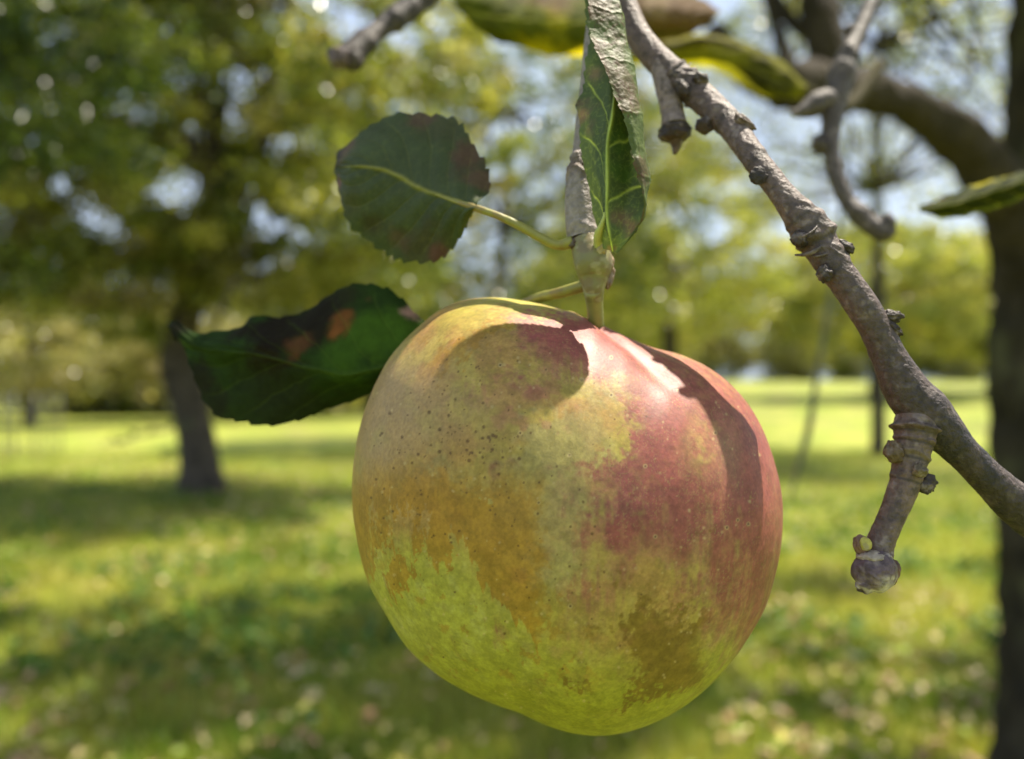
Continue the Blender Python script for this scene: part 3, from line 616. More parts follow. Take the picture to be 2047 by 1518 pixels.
def main_branch():
    t = thing('apple_branch', 'grey-brown bare branch slanting down from top centre to the right edge', 'branch', P(2130, 1060, 0.128))
    q = path([(a_, b_, c_, d_ * .77) for a_, b_, c_, d_ in [(1190, -160, 0.166, 46), (1222, -60, 0.162, 54), (1246, 0, 0.159, 60), (1275, 70, 0.156, 66), (1325, 130, 0.1525, 72), (1385, 180, 0.149, 78), (1455, 245, 0.143, 70), (1510, 320, 0.1360, 65), (1570, 395, 0.1315, 68), (1618, 456, 0.130, 98), (1642, 494, .1295, 92), (1672, 540, 0.128, 80), (1725, 615, 0.127, 82), (1766, 690, 0.127, 82), (1806, 770, 0.127, 106), (1852, 828, 0.127, 122), (1920, 900, 0.127, 88), (1985, 965, 0.128, 92), (2047, 1020, 0.129, 112), (2130, 1062, 0.13, 130), (2260, 1090, 0.132, 150)]])
    n = 620; qi = np.stack([np.interp(np.linspace(0, 1, n), np.linspace(0, 1, len(q)), q[:, k]) for k in range(4)], -1)
    rings = []
    for (px, py, a, wd) in [(1352, 150, .14, .003), (1372, 165, .18, .0035), (1395, 180, .14, .003), (1597, 430, .10, .003), (1612, 450, .16, .005), (1632, 476, .20, .004), (1655, 515, .12, .004), (1668, 535, .1, .003), (1450, 240, .08, .005), (1505, 322, .08, .005), (1765, 690, .05, .004)]:
        rings.append((frac_at(qi, px, py), a, wd))
    sc_ = [(P(px, py, Y - 0.003), r * Y / F, k) for px, py, Y, r, k in [(1515, 355, 0.133, 26, .95), (1600, 430, .129, 12, .7), (1612, 448, .129, 16, .5), (1635, 480, .129, 22, .6), (1645, 540, .128, 26, .85), (1375, 150, .146, 34, .6), (1395, 175, .145, 24, .8), (1905, 870, .126, 40, .6), (1930, 930, .126, 44, .6), (1985, 985, .127, 50, .7), (1800, 640, .126, 20, .9), (1740, 695, .126, 26, .8), (1845, 800, .126, 30, .45), (2040, 1040, .127, 60, .7), (1770, 660, .126, 30, .5), (1700, 610, .126, 22, .3)]]
    V, D = tube_raw(qi[:, :3], qi[:, 3], 96, ring_disp(rings, 700, 0.05)); mb = MB()
    c = near_bark(V, scars=sc_)
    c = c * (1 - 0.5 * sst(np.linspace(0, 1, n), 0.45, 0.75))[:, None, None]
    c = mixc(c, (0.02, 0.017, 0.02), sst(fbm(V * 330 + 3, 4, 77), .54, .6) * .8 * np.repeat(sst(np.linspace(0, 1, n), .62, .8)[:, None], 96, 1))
    s = np.repeat(np.linspace(0, 1, n)[:, None], 96, 1)
    for (cc, a, wd) in rings:
        c = mixc(c, (0.05, 0.038, 0.03), np.exp(-((s - cc - wd * 1.5) / (wd * 0.8)) ** 2) * 0.8)
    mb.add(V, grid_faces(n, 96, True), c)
    # pruned spurs, leaf scars and torn bark
    knob(mb, 1516, 352, .1318, 36, 34, 14, .3, rot=20, seed=1); knob(mb, 1400, 158, .146, 34, 24, None, .4, rot=-20, seed=2); knob(mb, 1412, 250, .1445, 40, 34, None, .4, seed=3)
    knob(mb, 1488, 246, .139, 50, 22, None, .4, (lambda V: near_bark(V, (0.12, 0.08, 0.06))), rot=-40, seed=4)
    knob(mb, 1688, 494, .128, 44, 24, None, .4, rot=-25, seed=5); knob(mb, 1648, 548, .1262, 30, 34, None, .4, rot=10, seed=6)
    knob(mb, 1782, 632, .1262, 42, 22, None, .5, rot=-10, seed=7); knob(mb, 1780, 655, .1262, 50, 26, None, .5, rot=-35, seed=8)
    knob(mb, 1600, 478, .128, 34, 34, None, .4, seed=9); knob(mb, 1368, 180, .147, 26, 46, None, .35, rot=35, seed=10)
    knob(mb, 1350, 152, .149, 26, 34, None, .3, rot=40, seed=12)
    # peeling curls of bark around the growth ring
    for k, (x0, y0, x1, y1, dy, wd) in enumerate([(1584, 474, 1652, 428, 2, 4), (1590, 498, 1664, 456, 12, 7), (1600, 506, 1684, 484, 2, 4), (1337, 158, 1380, 130, -4, 4), (1352, 184, 1396, 150, 0, 4)]):
        Y = 0.1293 if x0 > 1500 else 0.1515
        a = np.linspace(0, 1, 40); ax = x0 + (x1 - x0) * a; ay = y0 + (y1 - y0) * a + 14 * np.sin(a * 3.14) + dy
        yy = Y - 0.0032 * np.sin(a * 3.14); C = np.array([P(i, j, k_) for i, j, k_ in zip(ax, ay, yy)])
        mb.tube(C, wd * 0.5 / F * Y * (0.6 + 0.6 * np.sin(a * 3.14)), 12, lambda s, ph, V: 1 + 0.5 * (fbm(V * 1500, 3, 8) - .5), lambda V: near_bark(V, (0.11, 0.085, 0.07), patch=.42))
    mb.build('bark', M_bark, t)
    # hanging stub with the dark cap
    mb = MB(); q = path([(1322, 120, 0.1525, 50), (1334, 175, .151, 48), (1344, 225, .150, 46), (1348, 252, .1495, 54)])
    mb.tube(q[:, :3], q[:, 3], 48, ring_disp([(.75, .05, .03)], 800, .04), lambda V: near_bark(V, (0.23, 0.18, 0.17)))
    st = mb.build('spur', M_bark, t); mb = MB()
    knob(mb, 1350, 264, .1495, 66, 44, 60, .25, rot=6, seed=11); q = path([(1350, 270, .1495, 40), (1352, 290, .1495, 22), (1349, 308, .1495, 8)]); mb.tube(q[:, :3], q[:, 3], 16, None, lambda V: near_bark(V, (0.075, 0.05, 0.04)))
    mb.build('scar', M_bark, st)
    # side twig with its blunt bud
    mb = MB()
    q = path([(1848, 800, 0.1275, 44), (1840, 822, .1275, 66), (1832, 845, .1265, 82), (1827, 885, .126, 72), (1818, 925, .1255, 64), (1806, 975, .125, 58), (1784, 1030, .1245, 52), (1762, 1080, .124, 54), (1752, 1110, .124, 60)])
    n = 260; qi = np.stack([np.interp(np.linspace(0, 1, n), np.linspace(0, 1, len(q)), q[:, k]) for k in range(4)], -1)
    rg = [(frac_at(qi, 1832, 858), .20, .012), (frac_at(qi, 1828, 880), .10, .012), (frac_at(qi, 1820, 912), .12, .012), (frac_at(qi, 1812, 955), .10, .016), (frac_at(qi, 1752, 1100), .06, .02)]
    V, D = tube_raw(qi[:, :3], qi[:, 3], 72, ring_disp(rg, 700, .07)); c = near_bark(V, (0.125, 0.085, 0.068), patch=.50)
    s = np.repeat(np.linspace(0, 1, n)[:, None], 72, 1); c = mixc(c, (0.16, 0.12, 0.06), np.exp(-((s - rg[2][0]) / .05) ** 2) * 0.6)
    for (cc, a, wd) in rg[:4]: c = mixc(c, (0.045, 0.034, 0.025), np.exp(-((s - cc - .02) / .009) ** 2) * 0.85)
    mb.add(V, grid_faces(n, 72, True), c)
    knob(mb, 1786, 903, .1245, 36, 46, None, .3, (lambda V: near_bark(V, (0.11, 0.075, 0.04))), rot=15, seed=12); knob(mb, 1850, 966, .1245, 42, 40, None, .4, seed=13)
    knob(mb, 1838, 940, .1225, 30, 30, None, .4, (lambda V: near_bark(V, (0.13, 0.10, 0.055))), seed=23)
    knob(mb, 1722, 1090, .1222, 32, 42, 20, .2, (lambda V: near_bark(V, (0.16, 0.09, 0.06))), rot=25, seed=14); knob(mb, 1731, 1088, .1214, 24, 28, 10, .2, (lambda V: near_bark(V, (0.36, 0.32, 0.07), patch=.7)), rot=25, seed=15)
    knob(mb, 1784, 1145, .1225, 28, 52, None, .2, (lambda V: near_bark(V, (0.13, 0.07, 0.05))), rot=-15, seed=16)
    tw = mb.build('twig', M_bark, t); mb = MB()
    def budc(V):
        c = near_bark(V, (0.11, 0.075, 0.085), (0.03, 0.02, 0.024), patch=.5); return mixc(c, (0.50, 0.45, 0.38), sst(fbm(V * 420, 4, 66) + 0.12 * (P(1750, 1150, .12)[2] - V[..., 2]) / 0.003, 0.50, 0.66) * 0.75)
    knob(mb, 1748, 1142, .122, 86, 82, 76, .16, budc, rot=10, seed=17); knob(mb, 1745, 1112, .1222, 66, 26, 60, .2, (lambda V: near_bark(V, (0.34, 0.28, 0.22), patch=.6)), rot=0, seed=18)
    knob(mb, 1737, 1166, .1215, 54, 36, 40, .3, budc, rot=20, seed=19)
    mb.build('bud', M_bark, tw)
main_branch()

# ------------------------------------------------------------------ leaves
def loft(rows, nu, nv, vpos=None, saw=0.0, sawn=22, seed=0, wrinkle=0.0, edges=(True, True)):
    """rows: list of polylines of (px,py,Y); returns V (nu,nv,3), U, W (W in row units 0..1)"""
    R = np.stack([cat_interp([P(*p) for p in r], nu) for r in rows], 0)       # (k,nu,3)
    k = len(rows); vpos = np.array(vpos if vpos is not None else np.linspace(0, 1, k))
    t = np.linspace(0, 1, nv); V = np.zeros((nu, nv, 3)); i = np.clip(np.searchsorted(vpos, t, 'right') - 1, 0, k - 2)
    f = ((t - vpos[i]) / (vpos[i + 1] - vpos[i]))[:, None, None]
    q = np.concatenate([2 * R[:1] - R[1:2], R, 2 * R[-1:] - R[-2:-1]])
    a, b, c, d = q[i], q[i + 1], q[i + 2], q[i + 3]
    S = 0.5 * ((2 * b) + (-a + c) * f + (2 * a - 5 * b + 4 * c - d) * f ** 2 + (-a + 3 * b - 3 * c + d) * f ** 3)
    V = S.transpose(1, 0, 2)
    U = np.repeat(np.linspace(0, 1, nu)[:, None], nv, 1); W = np.repeat(t[None], nu, 0)
    if saw:
        for side, e, nb in ((0, 0, 3), (1, nv - 1, nv - 4)):
            if not edges[side]: continue
            dirv = V[:, e] - V[:, nb]; dirv /= np.linalg.norm(dirv, axis=1)[:, None] + 1e-9
            uu = np.linspace(0, 1, nu); ph = (uu * sawn + 0.9 * fbm(np.stack([uu * 9, uu * 0 + e, uu * 0], -1), 2, seed)) % 1.0
            s = (ph * (1 - sst(ph, .8, 1.0))) * (0.5 + vn(np.stack([uu * 14, uu * 0 + e, uu * 0], -1), seed + 3)) * np.sin(np.pi * uu) ** 0.3
            wt = np.clip(1 - np.abs(np.arange(nv) - e) / (nv * 0.1), 0, 1) ** 2
            V = V + (dirv * (s * saw)[:, None])[:, None] * wt[None, :, None]
    return V, U, W

def leaf_mesh(V, U, mid, W, base, amp=0.00025, nveins=8, slope=0.35, vein=(0.33, 0.36, 0.09), patches=(), seed=0, net=0.25, vstr=0.75, mstr=1.0):
    """veins and blotches: colours follow the blade; returns mesh. `mid` is the row position of the midrib"""
    x = np.where(W < mid, (mid - W) / max(mid, 1e-3), (W - mid) / max(1 - mid, 1e-3)); side = np.sign(W - mid)
    n1 = fbm(V * 180, 4, seed); n2 = fbm(V * 700, 3, seed + 1)
    c = np.broadcast_to(np.array(base), V.shape) * (0.65 + 0.7 * n1[..., None])
    # relief
    ph = (U - slope * x ** 0.8 * (0.6 + 0.4 * U) + 0.03 * side) * nveins + 0.35 * (n1 - .5)
    dv = np.abs((ph % 1.0) - 0.5) * 2; dv = 1 - dv
    lat = np.exp(-(dv / 0.055) ** 2) * sst(x, 0.0, 0.05) * (1 - sst(x, 0.8, 1.0)) * sst(U, .02, .1)
    pil = np.cos((dv) * np.pi) * -0.5
    mr = np.exp(-(x / (0.022 + 0.018 * (1 - U))) ** 2) * (1 - 0.8 * sst(U, 0.75, 1.0))
    nr = sst(np.abs(fbm(V * 1100, 2, seed + 7) - 0.5), 0.05, 0.0) * net
    for (p, r, colr, k) in patches:
        d = np.linalg.norm((V - P(*p)) , axis=-1) / (r / F * p[2]); c = mixc(c, colr, (1 - sst(d + 1.6 * (fbm(V * 110, 3, seed + 5) - 0.5) + 0.8 * (n2 - .5), 0.3, 1.3)) * k)
    c = mixc(c, vein, np.clip(nr + lat * vstr, 0, 1)); c = mixc(c, np.array(vein) * 1.15, np.clip(mr * mstr, 0, 1))
    du = np.gradient(V, axis=0); dw = np.gradient(V, axis=1); N_ = np.cross(du, dw); N_ /= np.linalg.norm(N_, axis=-1)[..., None] + 1e-12
    if N_[..., 1].mean() > 0: N_ = -N_
    V = V + N_ * (amp * (pil * 1.0 - lat * 0.6 + 1.2 * (n1 - 0.5) * 2 + 0.3 * (n2 - .5)) )[..., None] + N_ * (mr * 0.0003)[..., None]
    return V, c

def curve_tube(pts, ns=16, colf=None, rough=0.05):
    q = path(pts); mb = MB(); mb.tube(q[:, :3], q[:, 3], ns, lambda s, ph, V: 1 + rough * 2 * (fbm(V * 900, 3) - .5), colf if colf is not None else (lambda V: mixc(np.broadcast_to([0.22, 0.21, 0.04], V.shape), (0.19, 0.11, 0.04), sst(fbm(V * 400, 3, 4), 0.5, 0.65) * 0.5)))
    return mb

def fruiting_twig():
    t = thing('fruiting_twig', 'short grey twig bearing the big apple and three leaves', 'twig', P(1150, -150, 0.15))
    mb = MB()
    q = path([(1150, -260, .16, 44), (1195, -60, .150, 42), (1185, 120, .143, 40), (1168, 250, .139, 36), (1160, 320, .137, 36), (1158, 350, .1365, 50), (1160, 400, .136, 62), (1165, 450, .1355, 68), (1168, 478, .135, 64)])
    n = 300; qi = np.stack([np.interp(np.linspace(0, 1, n), np.linspace(0, 1, len(q)), q[:, k]) for k in range(4)], -1)
    rg = [(frac_at(qi, 1160, 315), .22, .007), (frac_at(qi, 1160, 335), .18, .006), (frac_at(qi, 1160, 352), .12, .006), (frac_at(qi, 1168, 470), .10, .008)]
    V, D = tube_raw(qi[:, :3], qi[:, 3], 64, ring_disp(rg, 700, .04)); c = near_bark(V, (0.24, 0.205, 0.185), patch=.66)
    s = np.repeat(np.linspace(0, 1, n)[:, None], 64, 1); c = mixc(c, (0.11, 0.07, 0.045), np.exp(-((s - rg[1][0]) / .022) ** 2) * .85)
    mb.add(V, grid_faces(n, 64, True), c)
    for k, (x, y, wx, wy) in enumerate([(1168, 486, 54, 24), (1183, 482, 34, 26), (1150, 488, 26, 20), (1168, 494, 50, 16)]): knob(mb, x, y, .1335, wx, wy, None, .5, (lambda V: near_bark(V, (0.07, 0.04, 0.025), patch=.5)), seed=30 + k)
    mb.build('bark', M_bark, t)
    # swollen green end above the fruit stalk, with a dry scale
    mb = MB(); q = path([(1172, 478, .1345, 58), (1176, 500, .134, 68), (1186, 525, .1335, 78), (1188, 552, .1335, 66), (1187, 578, .1332, 44), (1188, 600, .134, 36)])
    mb.tube(q[:, :3], q[:, 3], 48, lambda s, ph, V: 1 + .12 * (fbm(V * 350, 3, 9) - .5), lambda V: mixc(mixc(np.broadcast_to([0.17, 0.16, 0.05], V.shape), (0.15, 0.10, 0.05), sst(fbm(V * 500, 3, 5), .45, .62) * .6), (0.36, 0.33, 0.2), sst(fbm(V * 900, 2, 15), .6, .7) * .4))
    b = mb.build('swollen_bud', M_green, t); mb = MB()
    knob(mb, 1216, 525, .133, 22, 50, None, .4, (lambda V: near_bark(V, (0.22, 0.15, 0.09))), rot=8, seed=41); knob(mb, 1219, 556, .133, 16, 44, None, .4, (lambda V: near_bark(V, (0.20, 0.13, 0.09))), rot=-14, seed=42)
    knob(mb, 1204, 495, .131, 24, 40, None, .3, (lambda V: near_bark(V, (0.30, 0.25, 0.13))), rot=-25, seed=43)
    mb.build('bud_scale', M_bark, b)

    # leaf on the left, broad, seen from above
    top = [(958, 400, .138), (978, 380, .142), (972, 340, .1445), (945, 292, .147), (912, 246, .150), (868, 235, .1515), (800, 229, .153), (748, 248, .154), (705, 280, .155), (676, 305, .157), (672, 325, .158)]
    mid = [(950, 413, .138), (925, 404, .1395), (890, 394, .142), (855, 383, .144), (830, 372, .1455), (800, 354, .147), (770, 341, .148), (740, 335, .149), (712, 333, .150), (690, 334, .152), (668, 336, .156)]
    bot = [(946, 420, .138), (936, 440, .140), (915, 480, .1435), (880, 515, .1465), (835, 521, .149), (790, 512, .151), (745, 484, .1525), (705, 452, .153), (684, 410, .153), (676, 372, .154), (668, 346, .157)]
    V, U, W = loft([top, [(0.5 * (a + c_), 0.5 * (b_ + d), 0.5 * (e + g) - .0012) for (a, b_, e), (c_, d, g) in zip(top, mid)], mid, [(0.5 * (a + c_), 0.5 * (b_ + d), 0.5 * (e + g) - .0012) for (a, b_, e), (c_, d, g) in zip(bot, mid)], bot], 300, 220, saw=0.0011, sawn=17, seed=5)
    pt = [((880, 250, .151), 70, (0.06, 0.045, 0.025), .35), ((960, 340, .145), 50, (0.065, 0.045, 0.028), .5), ((700, 400, .153), 50, (0.055, 0.045, 0.025), .3), ((870, 440, .146), 50, (0.02, 0.035, 0.012), .6), ((860, 490, .148), 60, (0.065, 0.04, 0.03), .4), ((700, 300, .156), 46, (0.12, 0.07, 0.05), .6), ((668, 320, .157), 30, (0.02, 0.012, 0.01), .95), ((690, 300, .157), 16, (0.02, 0.012, 0.01), .9), ((715, 300, .155), 26, (0.12, 0.06, 0.05), .6), ((850, 240, .152), 34, (0.10, 0.05, 0.04), .6), ((935, 310, .147), 34, (0.09, 0.045, 0.03), .7), ((965, 370, .143), 30, (0.10, 0.055, 0.035), .7), ((800, 475, .150), 26, (0.09, 0.045, 0.035), .5), ((740, 450, .151), 30, (0.035, 0.03, 0.012), .7), ((880, 505, .147), 26, (0.10, 0.04, 0.04), .8), ((848, 300, .15), 14, (0.22, 0.08, 0.06), .8), ((680, 365, .154), 20, (0.18, 0.07, 0.07), .8)]
    V, c = leaf_mesh(V, U, 0.5, W, (0.044, 0.062, 0.022), .0002, 8, .38, (0.20, 0.20, 0.05), pt, 60, net=.12, vstr=.2, mstr=1.0)
    lf = obj('leaf', new_mesh('leaf', V, grid_faces(300, 220), True, c), M_leaf, t); lf['label'] = 'rounded dark green leaf with reddish blotches, left of the twig'
    curve_tube([(860, 385, .1437, 3), (905, 401, .1407, 8), (945, 414, .138, 14), (990, 430, .1365, 15), (1035, 450, .1355, 17), (1080, 475, .135, 19), (1115, 490, .1345, 20), (1145, 484, .134, 26)]).build('leaf_stalk', M_green, lf)

    # dark leaf, lower left, partly behind the apple
    top = [(880, 668, .150), (835, 632, .152), (800, 596, .154), (755, 573, .156), (705, 570, .158), (660, 590, .160), (615, 622, .161), (560, 634, .162), (505, 634, .163), (478, 655, .164), (430, 664, .165), (385, 664, .166), (350, 640, .168), (334, 652, .169)]
    m1 = [(880, 690, .148), (820, 668, .148), (770, 655, .149), (720, 652, .150), (670, 660, .1515), (620, 672, .153), (570, 678, .154), (520, 676, .156), (480, 680, .158), (435, 684, .160), (395, 684, .163), (360, 668, .166), (340, 660, .168)]
    mid = [(880, 705, .147), (830, 712, .146), (780, 728, .146), (730, 744, .147), (680, 748, .148), (630, 738, .150), (580, 726, .152), (530, 712, .154), (490, 706, .156), (450, 702, .158), (410, 696, .161), (370, 680, .165), (345, 668, .168)]
    m2 = [(880, 725, .150), (830, 745, .150), (780, 765, .151), (720, 778, .152), (670, 785, .153), (620, 785, .154), (570, 778, .156), (520, 766, .158), (480, 750, .160), (440, 735, .162), (400, 712, .164), (365, 688, .167), (347, 672, .168)]
    bot = [(880, 745, .155), (830, 755, .157), (780, 775, .157), (720, 795, .157), (660, 815, .158), (600, 838, .159), (545, 849, .160), (490, 842, .161), (440, 832, .162), (405, 790, .163), (382, 735, .164), (366, 692, .167), (346, 678, .168)]
    V, U, W = loft([top, m1, mid, m2, bot], 320, 200, saw=0.0008, sawn=16, seed=9)
    pt = [((770, 665, .149), 75, (0.050, 0.105, 0.008), .85), ((690, 715, .148), 60, (0.042, 0.090, 0.008), .8), ((600, 810, .158), 110, (0.014, 0.018, 0.009), .8), ((500, 780, .16), 90, (0.016, 0.022, 0.009), .6), ((690, 600, .157), 60, (0.02, 0.02, 0.006), .8), ((530, 665, .157), 60, (0.012, 0.008, 0.004), .95), ((620, 655, .155), 60, (0.013, 0.009, 0.004), .95), ((560, 640, .158), 70, (0.012, 0.008, 0.004), .95), ((640, 620, .158), 56, (0.012, 0.009, 0.004), .95), ((480, 660, .16), 44, (0.012, 0.008, 0.004), .9), ((355, 660, .168), 34, (0.012, 0.01, 0.006), .95), ((688, 640, .153), 26, (0.16, 0.06, 0.015), .9), ((676, 662, .152), 20, (0.13, 0.045, 0.012), .8), ((675, 665, .152), 14, (0.22, 0.08, 0.02), .8), ((600, 690, .153), 26, (0.12, 0.05, 0.02), .7), ((400, 745, .163), 40, (0.015, 0.012, 0.008), .8), ((430, 800, .162), 34, (0.015, 0.015, 0.008), .7), ((745, 610, .155), 20, (0.14, 0.06, 0.03), .7), ((820, 632, .153), 26, (0.40, 0.22, 0.18), .85)]  # green patches paint in the light glowing through the blade
    V, c = leaf_mesh(V, U, 0.5, W, (0.018, 0.038, 0.006), .0002, 8, .35, (0.10, 0.15, 0.02), pt, 70, net=.05, vstr=.2, mstr=.2)
    lf = obj('leaf', new_mesh('leaf', V, grid_faces(320, 200), True, c), M_dull, t); lf['label'] = 'dark curling leaf with brown scorched edge, partly behind the apple'
    curve_tube([(800, 722, .1475, 12), (880, 700, .149, 16), (960, 650, .148, 18), (1060, 602, .143, 20), (1110, 588, .139, 22), (1160, 574, .1365, 24), (1185, 566, .135, 22)]).build('leaf_stalk', M_green, lf)

    # added leaves, unseen above the frame, placed sunward to shade the two left leaves
    for k, (px, py, Yd, dist, lw, ll, az) in enumerate([(800, 370, .148, .085, .036, .055, .2), (600, 690, .157, .12, .044, .062, .1), (700, 600, .157, .14, .034, .055, 1.0)]):
        c_ = P(px, py, Yd) + np.array(SUN) * dist; a = np.array([math.cos(az), math.sin(az), 0.25]); a /= np.linalg.norm(a); b = np.cross(a, (0.1, -0.1, 1)); b /= np.linalg.norm(b); nn = np.cross(a, b)
        U, Wd = np.meshgrid(np.linspace(0, 1, 60), np.linspace(-1, 1, 40), indexing='ij'); hw = lw * .5 * np.sin(np.pi * U ** .85) ** .75 * (1 + .05 * np.sin(U * 120) * np.abs(Wd))
        V = c_ + a * ((U - .5) * ll)[..., None] + b * (Wd * hw)[..., None] + nn * (.004 * Wd ** 2 + .004 * np.sin(U * 5) - .004)[..., None]
        V, c = leaf_mesh(V, U, 0.5, (Wd + 1) / 2, (0.06, 0.10, 0.02), .0002, 7, .35, (0.25, 0.27, 0.07), (), 300 + k, net=0)
        o_ = obj('leaf', new_mesh('leaf', V, grid_faces(60, 40), True, c), M_leaf, t)
        mb = MB(); q_ = cat_interp([(*(c_ - a * ll * .5), .0006), (*((c_ - a * ll * .5) * .5 + P(1185, -150, .152) * .5 + [0, 0, .01]), .0008), (*P(1170, -180 - 12 * k, .155), .001)], 30)
        mb.tube(q_[:, :3], q_[:, 3], 10, None, (0.3, 0.3, 0.07)); mb.build('leaf_stalk', M_green, o_)

    # upright leaf in front of the twig: left half, midrib, right half, and the right margin rolled forward
    r0 = [(1205, 498, .1295), (1200, 470, .130), (1188, 430, .1305), (1178, 380, .131), (1168, 330, .1315), (1160, 280, .132), (1158, 235, .1325), (1152, 208, .133), (1166, 180, .133), (1172, 130, .134), (1180, 80, .1345), (1172, 30, .135), (1172, -30, .1355), (1180, -90, .136)]
    r1 = [(1216, 500, .1285), (1208, 465, .128), (1203, 430, .128), (1200, 380, .128), (1197, 330, .1285), (1195, 280, .129), (1197, 235, .1295), (1200, 208, .130), (1205, 180, .131), (1210, 130, .132), (1208, 80, .133), (1205, 30, .134), (1200, -30, .135), (1195, -90, .136)]
    r2 = [(1226, 502, .128), (1216, 460, .1265), (1212, 430, .1265), (1212, 380, .1265), (1212, 330, .127), (1214, 280, .1275), (1222, 235, .128), (1226, 208, .129), (1228, 180, .130), (1228, 130, .131), (1226, 80, .132), (1222, 30, .133), (1215, -30, .134), (1206, -90, .136)]
    r3 = [(1229, 505, .128), (1240, 470, .1272), (1248, 440, .1275), (1256, 390, .1285), (1262, 340, .1295), (1262, 290, .130), (1262, 245, .1305), (1258, 210, .131), (1256, 180, .132), (1250, 130, .133), (1244, 80, .134), (1236, 30, .1345), (1226, -30, .135), (1212, -90, .136)]
    r4 = [(1232, 506, .128), (1258, 475, .1265), (1284, 436, .1258), (1292, 395, .1265), (1298, 350, .127), (1290, 300, .127), (1285, 250, .127), (1278, 210, .128), (1274, 170, .129), (1266, 125, .130), (1254, 80, .131), (1244, 30, .132), (1232, -30, .134), (1218, -90, .136)]
    r5 = [(1233, 507, .1278), (1268, 466, .1262), (1290, 425, .1246), (1288, 385, .1240), (1283, 345, .1240), (1276, 300, .1240), (1268, 250, .1242), (1256, 210, .125), (1246, 170, .126), (1234, 125, .1275), (1222, 80, .129), (1214, 30, .1305), (1208, -30, .133), (1202, -90, .136)]
    r6 = [(1234, 508, .1276), (1272, 458, .1258), (1288, 418, .1243), (1283, 378, .1236), (1270, 340, .1236), (1262, 290, .1237), (1250, 240, .124), (1232, 195, .1248), (1216, 150, .1258), (1196, 110, .1272), (1184, 75, .1285), (1178, 30, .130), (1180, -30, .133), (1188, -90, .136)]
    V, U, W = loft([r0, r1, r2, r3, r4, r5, r6], 420, 260, [0, .17, .34, .52, .70, .85, 1.0], saw=0.0004, sawn=24, seed=13, edges=(True, True))
    x = U
    V2, c = leaf_mesh(V, U, 0.34, np.where(W > .70, .70 - .001, W), (0.068, 0.100, 0.034), .00018, 6, .25, (0.34, 0.42, 0.09), [((1165, 230, .132), 36, (0.17, 0.10, 0.08), .8), ((1180, 260, .131), 24, (0.17, 0.10, 0.08), .5), ((1245, 430, .127), 34, (0.15, 0.095, 0.06), .85), ((1262, 455, .1265), 26, (0.16, 0.10, 0.06), .8), ((1185, 140, .132), 28, (0.2, 0.13, 0.10), .6), ((1152, 208, .133), 10, (0.05, 0.02, 0.02), .9), ((1225, 495, .1285), 12, (0.18, 0.10, 0.05), .8), ((1215, 320, .127), 30, (0.06, 0.13, 0.02), .4), ((1235, 280, .129), 34, (0.055, 0.12, 0.02), .6), ((1240, 350, .129), 34, (0.055, 0.12, 0.02), .6)], 80, net=.22, vstr=.85)
    n1 = fbm(V * 300, 4, 91); n2 = fbm(V * 900, 3, 92); crk = sst(np.abs(fbm(V * 620, 3, 94) - .5), .035, 0.0)
    pale = np.broadcast_to([0.095, 0.128, 0.036], V.shape) * (0.6 + .8 * n1[..., None])
    brz = blobs(project(V)[..., 0], project(V)[..., 1], [(1255, 200, 30, 40, 1.0), (1280, 345, 18, 50, 1.1), (1205, 20, 50, 50, 1.1), (1235, 100, 22, 60, .9), (1200, 120, 20, 50, .9), (1245, 160, 20, 30, .8), (1275, 440, 20, 30, .9), (1190, 5, 30, 20, 1.1)])
    pale = mixc(pale, (0.085, 0.052, 0.030), sst(brz + (n1 - .5) * 1.8 + (n2 - .5) * .8, .5, 1.1) * .75); pale = mixc(pale, (0.10, 0.05, 0.03), crk * sst(brz, .2, .7) * .9)
    lat = np.exp(-((np.abs(((U * 1.0 + .22 * W) * 9) % 1 - .5)) / .045) ** 2); pale = mixc(pale, (0.19, 0.22, 0.08), lat * .15)
    c = mixc(c, 0, np.zeros(U.shape)); k = sst(W, .66, .72)[..., None]; c = c * (1 - k) + pale * k
    er = np.exp(-((W - 1.0) / .03) ** 2) * .6 * sst(n1, .45, .6); c = mixc(c, (0.12, 0.06, 0.03), er)
    du = np.gradient(V2, axis=0); dw = np.gradient(V2, axis=1); N_ = np.cross(du, dw); N_ /= np.linalg.norm(N_, axis=-1)[..., None] + 1e-12
    V2 = V2 + N_ * (((n1 - .5) * .0009 + lat * .00004) * k[..., 0])[..., None]
    lf = obj('leaf', new_mesh('leaf', V2, grid_faces(420, 260), True, c), M_leaf, t); lf['label'] = 'upright green leaf with its pale mottled margin rolled forward'
    curve_tube([(1212, 400, .1267, 3), (1209, 430, .1268, 7), (1203, 450, .1275, 11), (1196, 468, .129, 17), (1196, 490, .131, 20), (1196, 505, .1325, 22)], colf=lambda V: np.broadcast_to([0.36, 0.40, 0.12], V.shape) * (0.8 + .4 * fbm(V * 600, 3))[..., None]).build('leaf_stalk', M_green, lf)
fruiting_twig()

# ------------------------------------------------------------------ blurred twigs and leaves further back
def back_leaf(name_label, rows, base, patches, parent, vein=(0.3, 0.3, 0.05), seed=0, mat=None):
    V, U, W = loft(rows, 120, 60, saw=0.001, sawn=14, seed=seed)
    V, c = leaf_mesh(V, U, .5, W, base, .0005, 7, .35, vein, patches, seed, net=0)
    o = obj('leaf', new_mesh('leaf', V, grid_faces(120, 60), True, c), mat or M_ydry, parent); o['label'] = name_label; return o

